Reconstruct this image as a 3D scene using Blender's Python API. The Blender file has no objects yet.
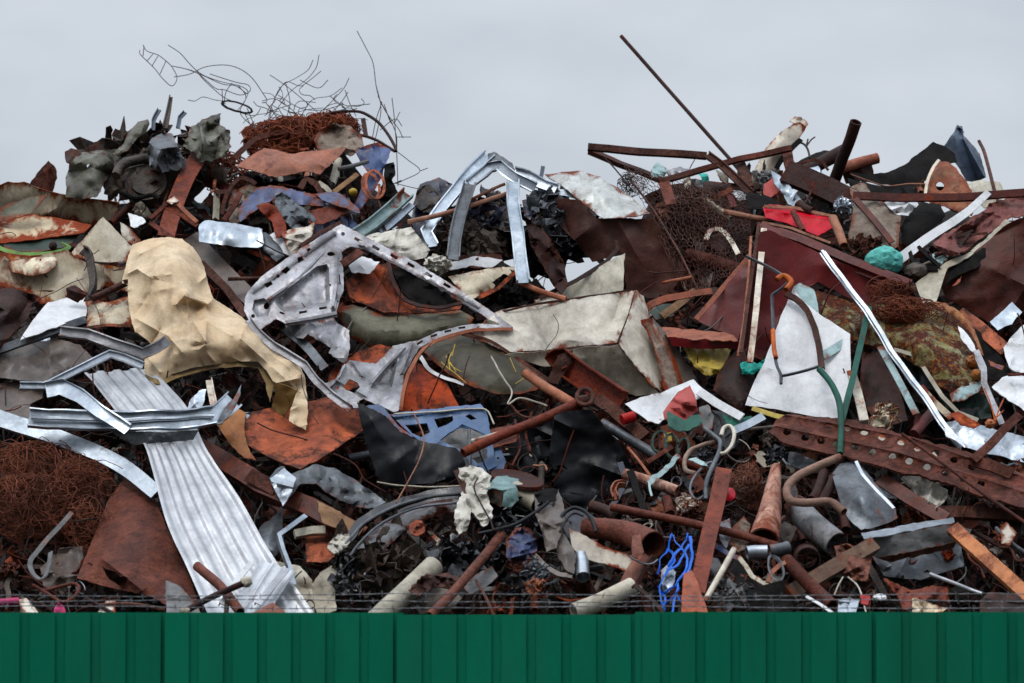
import bpy, math, random
import numpy as np
from mathutils import Vector, noise, Matrix, Quaternion
from mathutils.geometry import delaunay_2d_cdt

rng = random.Random(7)
C = bpy.context.scene.collection
R = math.radians

# ---------------------------------------------------------------- camera
F = 203.6 / 36 * 1024                       # focal length in picture widths
TILT = math.atan(333.5 / F)
CAMZ = 1.7
cam_d = bpy.data.cameras.new('camera'); cam = bpy.data.objects.new('camera', cam_d); C.objects.link(cam)
cam_d.lens = 203.6; cam_d.sensor_width = 36; cam_d.clip_start = .5; cam_d.clip_end = 3000
cam.location = (0, 0, CAMZ); cam.rotation_euler = (R(90) + TILT, 0, 0)
cam_d.dof.use_dof = True; cam_d.dof.focus_distance = 31.6; cam_d.dof.aperture_fstop = 3.0
bpy.context.scene.camera = cam
_c, _s = math.cos(TILT), math.sin(TILT)

def at(x, y, Y):
    """the point of the place that stands at distance Y on the sight line x, y"""
    a, b = (x - 512) / F, -(y - 341.5) / F
    dy, dz = _c - b * _s, _s + b * _c
    t = Y / dy
    return Vector((a * t, Y, CAMZ + dz * t))

def slope(y): return 30.2 + (613 - y) * 0.0065      # face of the heap: it leans back as it rises
def P(x, y, d=0): return at(x, y, slope(y) - d)
def pxm(y, d=0): return (slope(y) - d) / F           # metres per unit at that place

def pts(s, d=0):
    if not isinstance(s, str): return [(p[0], p[1], d + (p[2] if len(p) > 2 else 0)) for p in s]
    out = []
    for w in s.split():
        v = [float(q) for q in w.split(',')]
        out.append((v[0], v[1], d + (v[2] if len(v) > 2 else 0)))
    return out

# ---------------------------------------------------------------- mesh accumulator
class MB:
    def __init__(s): s.v = []; s.f = []; s.e = []; s.sm = []; s.t = []
    def add(s, verts, faces, edge=0.0, smooth=True, tint=None):
        o = len(s.v); s.v += [tuple(p) for p in verts]
        s.e += list(edge) if hasattr(edge, '__len__') else [edge] * len(verts)
        s.f += [tuple(i + o for i in f) for f in faces]; s.sm += [smooth] * len(faces)
        s.t += [tint or (0, 0, 0, 1)] * len(verts)
        return s
    def __add__(s, b):
        o = len(s.v); s.v += b.v; s.e += b.e; s.t += b.t
        s.f += [tuple(i + o for i in f) for f in b.f]; s.sm += b.sm
        return s
    def base(s):
        a = np.array(s.v); lo, hi = a.min(0), a.max(0)
        return Vector(((lo[0] + hi[0]) / 2, (lo[1] + hi[1]) / 2, lo[2]))
    def obj(s, name, mat, parent=None, org=None):
        me = bpy.data.meshes.new(name)
        org = s.base() if org is None else org
        me.from_pydata([(p[0] - org.x, p[1] - org.y, p[2] - org.z) for p in s.v], [], s.f)
        me.polygons.foreach_set('use_smooth', s.sm)
        a = me.attributes.new('edge', 'FLOAT', 'POINT'); a.data.foreach_set('value', s.e)
        if any(t != (0, 0, 0, 1) for t in s.t):
            a = me.attributes.new('tint', 'FLOAT_COLOR', 'POINT'); a.data.foreach_set('color', [q for t in s.t for q in t])
        me.set_sharp_from_angle(angle=R(38))
        me.materials.append(MAT[mat] if isinstance(mat, str) else mat)
        me.update()
        o = bpy.data.objects.new(name, me); C.objects.link(o)
        if parent: o.parent = parent
        else: o.location = org
        return o

def tag(o, label=None, cat=None, group=None, kind=None):
    for k, v in (('label', label), ('category', cat), ('group', group), ('kind', kind)):
        if v: o[k] = v
    return o

def one(name, label, cat, mb, mat, group=None):
    return tag(mb.obj(name, mat), label, cat, group, 'thing')

def many(name, label, cat, parts, group=None):
    """parts: (part name, mesh, material, [sub-parts]) under an Empty at the thing's base"""
    a = np.array([v for p in parts for v in p[1].v]); lo, hi = a.min(0), a.max(0)
    org = Vector(((lo[0] + hi[0]) / 2, (lo[1] + hi[1]) / 2, lo[2]))
    r = bpy.data.objects.new(name, None); C.objects.link(r); r.location = org; r.empty_display_size = .05
    tag(r, label, cat, group, 'thing')
    for p in parts:
        o = p[1].obj(p[0], p[2], r, org)
        if len(p) > 3:
            for q in p[3]: q[1].obj(q[0], q[2], o, org)
    return r

# ---------------------------------------------------------------- shape helpers
def n3(p, s=1.0): return noise.noise(Vector(p) * s)
def crumple(p, s, seed=0.0):
    q = Vector(p) / s + Vector((seed, seed * 1.7, seed * .3))
    a = abs(noise.noise(q)) * 2 - .5
    b = abs(noise.noise(q * 2.3 + Vector((5, 1, 9)))) * 2 - .5
    return a + .45 * b

def inside(x, y, poly):
    c = False; n = len(poly); j = n - 1
    for i in range(n):
        xi, yi = poly[i][0], poly[i][1]; xj, yj = poly[j][0], poly[j][1]
        if (yi > y) != (yj > y) and x < (xj - xi) * (y - yi) / (yj - yi) + xi: c = not c
        j = i
    return c

def segd(px, py, A, B):
    """distances of arrays of points to the segments A->B (nearest)"""
    P_ = np.stack([px, py], 1)[:, None, :]; A = np.asarray(A)[None]; B = np.asarray(B)[None]
    d = B - A; t = np.clip(((P_ - A) * d).sum(2) / np.maximum((d * d).sum(2), 1e-9), 0, 1)
    return np.sqrt((((A + t[..., None] * d) - P_) ** 2).sum(2)).min(1)

def tps(ctrl):
    c = np.array(ctrl, float); xy = c[:, :2] / 100; z = c[:, 2]
    n = len(c)
    def k(r): return np.where(r > 1e-9, r * r * np.log(np.maximum(r, 1e-9)), 0)
    D = np.sqrt(((xy[:, None] - xy[None]) ** 2).sum(2))
    A = np.zeros((n + 3, n + 3)); A[:n, :n] = k(D) + np.eye(n) * 2e-3
    A[:n, n] = 1; A[:n, n + 1:] = xy; A[n, :n] = 1; A[n + 1:, :n] = xy.T
    w = np.linalg.lstsq(A, np.concatenate([z, np.zeros(3)]), rcond=1e-8)[0]
    def f(x, y):
        q = np.stack([x, y], 1) / 100
        r = np.sqrt(((q[:, None] - xy[None]) ** 2).sum(2))
        return k(r) @ w[:n] + w[n] + q @ w[n + 1:]
    return f

_seed = [0.0]
def sh(outline, d=0, inner='', holes=(), sp=6, cr=.008, cs=.12, rag=.7, th=.005, folds=(), tilt=(0, 0), bulge=0, emb=(), bw=25, fa=1.0, fs=None, fn=1.0):
    """a sheet of metal, plastic or cloth cut to an outline, bent in depth, dented and given its thickness"""
    _seed[0] += 3.71; seed = _seed[0]
    o = pts(outline, d); ctrl = o + pts(inner, d) if inner else list(o)
    cx = sum(p[0] for p in o) / len(o); cy = sum(p[1] for p in o) / len(o)
    V, E = [], []
    def loop(poly, amp):
        s = len(V); n = len(poly)
        for i in range(n):
            a, b = poly[i], poly[(i + 1) % n]
            L = math.hypot(b[0] - a[0], b[1] - a[1]); m = max(1, int(L / sp + .5))
            nx, ny = -(b[1] - a[1]) / max(L, .01), (b[0] - a[0]) / max(L, .01)
            for k_ in range(m):
                t = k_ / m; x, y = a[0] + (b[0] - a[0]) * t, a[1] + (b[1] - a[1]) * t
                j = amp * (.6 * noise.noise((x * .1, y * .1, seed)) + 1.0 * noise.noise((x * .5, y * .5, seed + 7))) * 1.6
                V.append((x + nx * j, y + ny * j))
        for i in range(s, len(V)): E.append((i, i + 1 if i + 1 < len(V) else s))
        return V[s:]
    P0 = loop(o, rag)
    H = [loop(pts(h), rag * .3) for h in holes]
    xs = [p[0] for p in P0]; ys = [p[1] for p in P0]
    # flat facets between sharp creases, as buckled sheet breaks into
    wx, wy = max(xs) - min(xs), max(ys) - min(ys); fq = random.Random(int(seed * 77) + 5)
    fz = fs or max(8, min(40, math.sqrt(wx * wy) / 3.2)); fam = fa * 1.7 * cr * fz / 25 * (1 if fz > 14 else 1.3)
    auto = []
    if fam > 0:
        for _k in range(int(fn * min(26, int(wx * wy / fz / fz * .9) + 4))):
            q_ = fq.choice(P0) if fq.random() < .35 else (fq.uniform(min(xs), max(xs)), fq.uniform(min(ys), max(ys)))
            a_ = fq.uniform(0, math.pi); l_ = fz * fq.uniform(.5, 1.6)
            auto.append((q_[0], q_[1], math.cos(a_), math.sin(a_), l_, fz * fq.uniform(.2, .6), fq.choice((-1, 1, 1)) * fq.uniform(.3, 1) * fam, fq.uniform(-.3, .3)))
    def crease_line(a_, b_):
        m_ = max(1, int(math.hypot(b_[0] - a_[0], b_[1] - a_[1]) / sp + .5)); last = None
        for k_ in range(m_ + 1):
            q_ = (a_[0] + (b_[0] - a_[0]) * k_ / m_, a_[1] + (b_[1] - a_[1]) * k_ / m_)
            if inside(q_[0], q_[1], P0) and not any(inside(q_[0], q_[1], h) for h in H):
                V.append(q_)
                if last is not None: E.append((last, len(V) - 1))
                last = len(V) - 1
            else: last = None
    for f_ in folds: crease_line(f_[:2], f_[2:4])
    for poly, dep, soft in emb:
        q_ = [p[:2] for p in pts(poly)]; mx_, my_ = sum(p[0] for p in q_) / len(q_), sum(p[1] for p in q_) / len(q_)
        for off in (0, soft):
            z_ = [(p[0] + (mx_ - p[0]) * off / max(6, math.hypot(p[0] - mx_, p[1] - my_)), p[1] + (my_ - p[1]) * off / max(6, math.hypot(p[0] - mx_, p[1] - my_))) for p in q_]
            for a_, b_ in zip(z_, z_[1:] + z_[:1]): crease_line(a_, b_)
    for x_, y_, c_, s_, l_, *_r in auto: crease_line((x_ - c_ * l_, y_ - s_ * l_), (x_ + c_ * l_, y_ + s_ * l_))
    A = [p for q in [P0] + H for p in q]; B = [p for q in [P0] + H for p in q[1:] + q[:1]]
    g = []
    yy = min(ys); row = 0; rr = random.Random(int(seed * 100))
    while yy < max(ys):
        xx = min(xs) + (row % 2) * sp / 2
        while xx < max(xs):
            x, y = xx + rr.uniform(-.22, .22) * sp, yy + rr.uniform(-.22, .22) * sp
            if inside(x, y, P0) and not any(inside(x, y, h) for h in H): g.append((x, y))
            xx += sp
        yy += sp * .87; row += 1
    if g:
        ga = np.array(g); dist = segd(ga[:, 0], ga[:, 1], A, B)
        g = [p for p, q in zip(g, dist) if q > sp * .45]
    vv, _, ff, *_ = delaunay_2d_cdt([Vector(p) for p in V + g], E, [], 0, 1e-4)
    X = np.array([v.x for v in vv]); Y = np.array([v.y for v in vv])
    tris = []
    for f in ff:
        mx, my = sum(X[i] for i in f) / 3, sum(Y[i] for i in f) / 3
        if inside(mx, my, P0) and not any(inside(mx, my, h) for h in H):
            a, b, c = f
            if (X[b] - X[a]) * (Y[c] - Y[a]) - (X[c] - X[a]) * (Y[b] - Y[a]) > 0: f = (a, c, b)
            tris.append(tuple(f))
    dist = segd(X, Y, A, B)
    D = tps(ctrl)(X, Y) + tilt[0] * (X - cx) / 100 + tilt[1] * (Y - cy) / 100
    D = D + bulge * (1 - np.exp(-dist / bw))
    for f_ in folds:
        D = D + f_[4] * np.exp(-segd(X, Y, [(f_[0], f_[1])], [(f_[2], f_[3])]) / f_[5])
    for poly, dep, soft in emb:
        q = pts(poly); dd = segd(X, Y, [p[:2] for p in q], [p[:2] for p in q[1:] + q[:1]])
        ins = np.array([1.0 if inside(a, b, q) else 0.0 for a, b in zip(X, Y)])
        D = D + dep * ins * np.clip(dd / soft, 0, 1)
    for x_, y_, c_, s_, l_, w_, a_, k_ in auto:      # sharp creases of finite length, flat flanks
        u_ = (X - x_) * c_ + (Y - y_) * s_; v_ = -(X - x_) * s_ + (Y - y_) * c_ 
        ww = w_ * (1.2 + np.abs(u_) / l_); D = D + a_ * np.maximum(0, 1 - np.abs(v_) / ww) ** 1.4 * np.exp(-(u_ / l_) ** 4)
    Q = []
    for x, y, dd in zip(X, Y, D):
        if cr:
            p = P(x, y, 0); dd += .7 * cr * crumple((p.x, p.y * .3, p.z), cs, seed)
        Q.append(P(x, y, dd))
    edge = np.exp(-dist / 5.0)
    return solid(Q, tris, th, edge)

def solid(Q, tris, th, edge, smooth=True):
    Q = [Vector(q) for q in Q]; N = [Vector((0, 0, 0)) for _ in Q]; cnt = {}
    for f in tris:
        a = Q[f[0]]; n = Vector((0, 0, 0))
        for i in range(1, len(f) - 1): n += (Q[f[i]] - a).cross(Q[f[i + 1]] - a)
        for i in f: N[i] += n
        for i in range(len(f)):
            k = (f[i], f[(i + 1) % len(f)]); cnt[k] = 1
    m = MB(); n = len(Q)
    N = [q.normalized() if q.length > 0 else Vector((0, -1, 0)) for q in N]
    Bk = [q - w * th for q, w in zip(Q, N)]
    m.add(Q, tris, edge, smooth); m.add(Bk, [tuple(reversed(f)) for f in tris], edge, smooth)
    rim = [(a, b) for a, b in cnt if (b, a) not in cnt]
    rv, rf = [], []
    for a, b in rim:
        k = len(rv); rv += [Q[b], Q[a], Bk[a], Bk[b]]; rf.append((k, k + 1, k + 2, k + 3))
    return m.add(rv, rf, 1.0, False)

def spline(p, n=6):
    """Catmull-Rom through 3-D points"""
    p = [Vector(q) for q in p]
    if len(p) < 3 or n <= 1:
        out = []
        for a, b in zip(p, p[1:]): out += [a.lerp(b, k / max(n, 1)) for k in range(max(n, 1))]
        return out + [p[-1]]
    q = [p[0] * 2 - p[1]] + p + [p[-1] * 2 - p[-2]]; out = []
    for i in range(1, len(q) - 2):
        for k in range(n):
            t = k / n; a, b, c, e = q[i - 1], q[i], q[i + 1], q[i + 2]
            out.append(.5 * ((2 * b) + (c - a) * t + (2 * a - 5 * b + 4 * c - e) * t * t + (3 * b - a - 3 * c + e) * t ** 3))
    return out + [p[-1]]

def kink(c, s, k=.5):
    sd = c[0].x * 9.1 + c[-1].z * 5.3; n = len(c)
    return [p + Vector((noise.noise((i * .35, sd, 1)), noise.noise((i * .35, sd, 5)), noise.noise((i * .35, sd, 9)))) * s * k * 1.6 * min(1, i / 2) for i, p in enumerate(c)]

def frames(c, up=Vector((0, -1, .35))):
    out = []; n = len(c)
    u0 = None
    for i in range(n):
        t = (c[min(i + 1, n - 1)] - c[max(i - 1, 0)]).normalized()
        if u0 is None: u = t.cross(up)
        else: u = u0 - t * u0.dot(t)
        if u.length < 1e-4: u = t.orthogonal()
        u.normalize(); u0 = u
        out.append((t, u, u.cross(t)))        # tangent, across, towards the viewer
    return out

def sweep(c, rad, n=10, hollow=0, wob=0, cap=True, flat=1.0, tint=None):
    """a round bar or pipe along world points c; rad a number or one per point"""
    m = MB(); fr = frames(c); rs = rad if hasattr(rad, '__len__') else [rad] * len(c)
    def ring(scale):
        V = []
        for (t, u, w), p, r in zip(fr, c, rs):
            for k in range(n):
                a = 2 * math.pi * k / n; q = r * scale
                if wob: q *= 1 + wob * n3((p.x * 6 + math.cos(a), p.y * 6 + math.sin(a), p.z * 6), 1)
                V.append(p + u * math.cos(a) * q + w * math.sin(a) * q * flat)
        return V
    def fac(flip):
        fs = []
        for i in range(len(c) - 1):
            for k in range(n):
                a, b = i * n + k, i * n + (k + 1) % n
                fs.append((a, a + n, b + n, b) if flip else (a, b, b + n, a + n))
        return fs
    L = len(c); ed = [1.0 if i in (0, L - 1) else (.4 if i in (1, L - 2) else 0) for i in range(L) for k in range(n)]
    O = ring(1); m.add(O, fac(False), ed, True, tint)
    if hollow:
        I = ring(1 - hollow); m.add(I, fac(True), .8, True, tint)
        for b in (0, (L - 1) * n):
            V = [O[b + k] for k in range(n)] + [I[b + k] for k in range(n)]
            fs = [(k, (k + 1) % n, n + (k + 1) % n, n + k) for k in range(n)]
            m.add(V, fs if b else [tuple(reversed(f)) for f in fs], 1.0, False, tint)
    elif cap and n > 3:
        m.add(O[:n], [tuple(reversed(range(n)))], 1.0, False, tint); m.add(O[-n:], [tuple(range(n))], 1.0, False, tint)
    return m

def pipe(p, r, d=0, n=12, hollow=0, k=4, wob=.08, r2=None, flat=1.0):
    q = pts(p, d); c = spline([P(*a) for a in q], k)
    s = pxm(q[0][1], q[0][2]); L = len(c)
    if r > .8: c = kink(c, s, .3)
    rr = [s * (r + ((r2 if r2 is not None else r) - r) * i / (L - 1)) for i in range(L)]
    return sweep(c, rr, n, hollow, wob, flat=flat)

def wire(p, r=.5, d=0, k=6, n=5): return pipe(p, r, d, n, 0, k, 0)

PROF = {
    'flat': lambda w, t, h: [(-w / 2, 0), (w / 2, 0), (w / 2, -t), (-w / 2, -t)],
    'C': lambda w, t, h: [(-w / 2, 0), (w / 2, 0), (w / 2, -h), (w / 2 - t, -h), (w / 2 - t, -t), (-w / 2 + t, -t), (-w / 2 + t, -h), (-w / 2, -h)],
    'U': lambda w, t, h: [(-w / 2, h), (-w / 2, -t), (w / 2, -t), (w / 2, h), (w / 2 - t, h), (w / 2 - t, 0), (-w / 2 + t, 0), (-w / 2 + t, h)],
    'L': lambda w, t, h: [(-w / 2, 0), (w / 2, 0), (w / 2, -h), (w / 2 - t, -h), (w / 2 - t, -t), (-w / 2, -t)],
    'J': lambda w, t, h: [(-w / 2, h), (-w / 2, -t), (w / 2, -t), (w / 2, 0), (-w / 2 + t, 0), (-w / 2 + t, h)],
    'box': lambda w, t, h: [(-w / 2, 0), (w / 2, 0), (w / 2, -h), (-w / 2, -h)],
    'hat': lambda w, t, h: [(-w * .5, -h), (-w * .3, -h), (-w * .22, 0), (w * .22, 0), (w * .3, -h), (w * .5, -h), (w * .5, -h - t), (w * .27, -h - t), (w * .19, -t), (-w * .19, -t), (-w * .27, -h - t), (-w * .5, -h - t)],
    'I': lambda w, t, h: [(-w / 2, h / 2), (-w / 2 + t, h / 2), (-w / 2 + t, t / 2), (w / 2 - t, t / 2), (w / 2 - t, h / 2), (w / 2, h / 2), (w / 2, -h / 2), (w / 2 - t, -h / 2), (w / 2 - t, -t / 2), (-w / 2 + t, -t / 2), (-w / 2 + t, -h / 2), (-w / 2, -h / 2)],
}
def beam(p, w, prof='flat', t=1, h=None, d=0, roll=0, twist=0, k=5, smooth=False, dent=.25, w2=None):
    """a rolled profile (flat bar, angle, channel, box, hat, I) along a bent line; w, t, h as the bar's sizes"""
    _seed[0] += 1.3
    q = pts(p, d)
    if smooth: c = spline([P(*a) for a in q], k)
    else:
        c = []
        for a, b in zip(q, q[1:]):
            L = math.hypot(a[0] - b[0], a[1] - b[1]); m_ = max(2, int(L / 9))
            A_, B_ = P(*a), P(*b); c += [A_.lerp(B_, i / m_) for i in range(m_)]
        c.append(P(*q[-1]))
    s = pxm(q[0][1], q[0][2]); L = len(c); c = kink(c, s, dent * 1.6); fr = frames(c)
    V = []; prs = []
    for i, ((T, u, v), o) in enumerate(zip(fr, c)):
        ww = w + ((w2 or w) - w) * i / (L - 1)
        pr = PROF[prof](ww, t, h if h is not None else w * .6)
        a = R(roll + twist * i / (L - 1)); ca, sa = math.cos(a), math.sin(a)
        for j, (x, y) in enumerate(pr):
            dx = dent * n3((o.x * 7 + j * 3.3, o.z * 7, _seed[0])); dy = dent * n3((o.x * 7, o.z * 7 + j * 2.1, _seed[0] + 5))
            x, y = x + dx, y + dy
            V.append(o + u * (x * ca - y * sa) * s + v * (x * sa + y * ca) * s)
        n = len(pr)
    m = MB(); 
    for j in range(n):       # one strip per side so that the arrises stay sharp
        a = [V[i * n + j] for i in range(L)]; b = [V[i * n + (j + 1) % n] for i in range(L)]
        ln = (a[0] - b[0]).length
        m.add(a + b, [(i, i + 1, L + i + 1, L + i) for i in range(L - 1)], [.55 if i not in (0, L - 1) else 1 for i in range(L)] * 2, smooth)
    m.add(V[:n], [tuple(range(n))], 1, False); m.add(V[-n:], [tuple(reversed(range(n)))], 1, False)
    return m

def ruled(Lp, Rp, d=0, n=40, k=8, prof=None, cr=.006, cs=.15, th=.003):
    """a profiled sheet between two edge lines; prof(s) gives the rib height across"""
    _seed[0] += 2.9; seed = _seed[0]
    A = spline([P(*a) for a in pts(Lp, d)], k); B = spline([P(*a) for a in pts(Rp, d)], k)
    Q = []; edge = []; m_ = len(A)
    for i in range(m_):
        ax = (B[i] - A[i]).normalized(); tn = (A[min(i + 1, m_ - 1)] - A[max(i - 1, 0)]).normalized()
        nr = ax.cross(tn); 
        if nr.y > 0: nr = -nr
        for j in range(n + 1):
            s = j / n; p = A[i].lerp(B[i], s)
            p = p + nr * ((prof(s) if prof else 0) + cr * crumple(p, cs, seed))
            Q.append(p); edge.append(math.exp(-min(i, m_ - 1 - i, j, n - j) / 1.5))
    fs = [(i * (n + 1) + j, i * (n + 1) + j + 1, (i + 1) * (n + 1) + j + 1, (i + 1) * (n + 1) + j) for i in range(m_ - 1) for j in range(n)]
    a, b, c_ = Q[fs[0][0]], Q[fs[0][1]], Q[fs[0][3]]
    if (b - a).cross(c_ - a).y > 0: fs = [tuple(reversed(f)) for f in fs]
    return solid(Q, fs, th, edge)

def patch(c, w, h, q, curl=0, cr=.02, cs=.06, th=.004, n=6, rr=rng, tint=None, rag=.18):
    """a small torn plate at world point c, turned by quaternion q, curled and dented"""
    sd = rr.uniform(0, 90); nx = max(2, n); ny = max(2, int(n * h / w + .5)); Q = []; E = []
    cor = [rr.uniform(-.28, .28) for _ in range(8)]
    for j in range(ny + 1):
        for i in range(nx + 1):
            u, v = i / nx - .5, j / ny - .5
            x = w * (u + v * cor[0] + rag * noise.noise((v * 4, sd, u * 2)) + cor[1] * u * v * 2); y = h * (v + u * cor[2] + rag * noise.noise((u * 4, sd + 9, v * 2)) + cor[3] * u * v * 2)
            z = 0
            if curl:
                a = x * curl; x, z = math.sin(a) / curl, (1 - math.cos(a)) / curl
            z += cr * crumple((x, y, sd), cs)
            Q.append(c + q @ Vector((x, y, z))); E.append(math.exp(-min(i, j, nx - i, ny - j) / .8))
    fs = [(j * (nx + 1) + i, j * (nx + 1) + i + 1, (j + 1) * (nx + 1) + i + 1, (j + 1) * (nx + 1) + i) for j in range(ny) for i in range(nx)]
    m = solid(Q, fs, th, E)
    if tint: m.t = [tint] * len(m.v)
    return m

def rq(rr=rng, lean=1.0):
    """a random turn; lean 0 faces the viewer"""
    base = Vector((0, -1, .5)).to_track_quat('Z', 'X')
    ax = Vector((rr.gauss(0, 1), rr.gauss(0, 1), rr.gauss(0, 1))).normalized()
    return Quaternion(Vector((0, -1, .3)).normalized(), rr.uniform(0, 6.28)) @ Quaternion(ax, rr.gauss(0, .7) * lean) @ base

def mass(x, y, d, rx, ry, rd, n, size, seed=1, cr=.03, lean=1.2, th=.005):
    """a crushed lump: many buckled plates jammed into one body"""
    rr = random.Random(seed); m = MB()
    for _ in range(n):
        while True:
            a, b, e = rr.uniform(-1, 1), rr.uniform(-1, 1), rr.uniform(-1, 1)
            if a * a + b * b + e * e < 1: break
        c = P(x + a * rx, y + b * ry, d + rd * math.sqrt(max(0, 1 - a * a - b * b)) * rr.uniform(.3, 1))
        s = size * pxm(y) * rr.uniform(.5, 1.3)
        m += patch(c, s * (1.5 if rr.random() < .35 else 1), s * (rr.uniform(.2, .35) if rr.random() < .4 else rr.uniform(.45, 1)), rq(rr, lean), rr.uniform(-1, 1) * 1.5 / s * rr.random(), cr * s / .15, .5 * s, th, 6, rr)
    return m

def lump(x, y, d, rx, ry, rd, amp=.2, fs=3.0, seed=1, sub=4, ridge=True):
    """a solid knobbly body"""
    import bmesh
    bm = bmesh.new(); bmesh.ops.create_icosphere(bm, subdivisions=sub, radius=1)
    s = pxm(y, d); c = P(x, y, d); V = []; sd = Vector((seed * 7.1, seed * 3.3, seed))
    for v in bm.verts:
        p = v.co.copy(); k = 1
        q = p * fs + sd
        if ridge: k += amp * (abs(noise.noise(q)) * 2 - .6) + amp * .5 * (abs(noise.noise(q * 2.4)) * 2 - .5) + amp * .25 * noise.noise(q * 6)
        else: k += amp * noise.noise(q) + amp * .4 * noise.noise(q * 2.7)
        V.append(c + Vector((p.x * rx * s, p.y * rd, p.z * ry * s)) * k)
    m = MB().add(V, [tuple(l.vert.index for l in f.loops) for f in bm.faces], 0.0, True)
    bm.free(); return m

def tangle(x, y, d, rx, ry, rd, n, r=.45, steps=26, turn=.9, seed=1, step=6, arc=0):
    """coiled thin wire: n strands wandering inside an oval"""
    rr = random.Random(seed); m = MB(); s = pxm(y, d); c0 = P(x, y, d)
    for _ in range(n):
        a = rr.uniform(0, 6.28); q = math.sqrt(rr.random())
        p = Vector((math.cos(a) * q * rx, rr.uniform(-1, 1) * rd / s, math.sin(a) * q * ry)); v = Vector((rr.gauss(0, 1), rr.gauss(0, .5), rr.gauss(0, 1))).normalized()
        k = rr.uniform(-1, 1) * turn; ax = Vector((rr.gauss(0, .3), -1, rr.gauss(0, .3))).normalized(); line = []
        for i in range(steps):
            line.append(c0 + p * s); k += rr.gauss(0, .12); k = max(-turn * 1.4, min(turn * 1.4, k))
            v = Quaternion(ax, k) @ v; nx = p + v * step
            f = (nx.x / rx) ** 2 + (nx.z / ry) ** 2 + (nx.y * s / max(rd, .01)) ** 2
            if f > 1: v = (v - p.normalized() * .9).normalized(); nx = p + v * step
            p = nx
        m += sweep(spline(line, 2), r * s, 4, cap=False)
    return m

def ring_path(x, y, rx, ry, rot=0, n=24, a0=0, a1=360, d=0):
    out = []
    for i in range(n + 1):
        a = R(a0 + (a1 - a0) * i / n); u, v = rx * math.cos(a), ry * math.sin(a)
        c, s = math.cos(R(rot)), math.sin(R(rot))
        out.append((x + u * c - v * s, y + u * s + v * c, d))
    return out

def oval(x, y, rx, ry, rot=0, n=12): return [p[:2] for p in ring_path(x, y, rx, ry, rot, n)[:-1]]
def slot(x, y, l, w, rot=0):
    c, s = math.cos(R(rot)), math.sin(R(rot))
    return [(x + a * c - b * s, y + a * s + b * c) for a, b in ((-l / 2, -w / 2), (l / 2 - w * .2, -w / 2), (l / 2, 0), (l / 2 - w * .2, w / 2), (-l / 2, w / 2))]
# ---------------------------------------------------------------- materials
MAT = {}
def srgb(r, g, b):
    return tuple((c / 255 / 12.92 if c / 255 <= .04045 else ((c / 255 + .055) / 1.055) ** 2.4) for c in (r, g, b)) + (1,)

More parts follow.
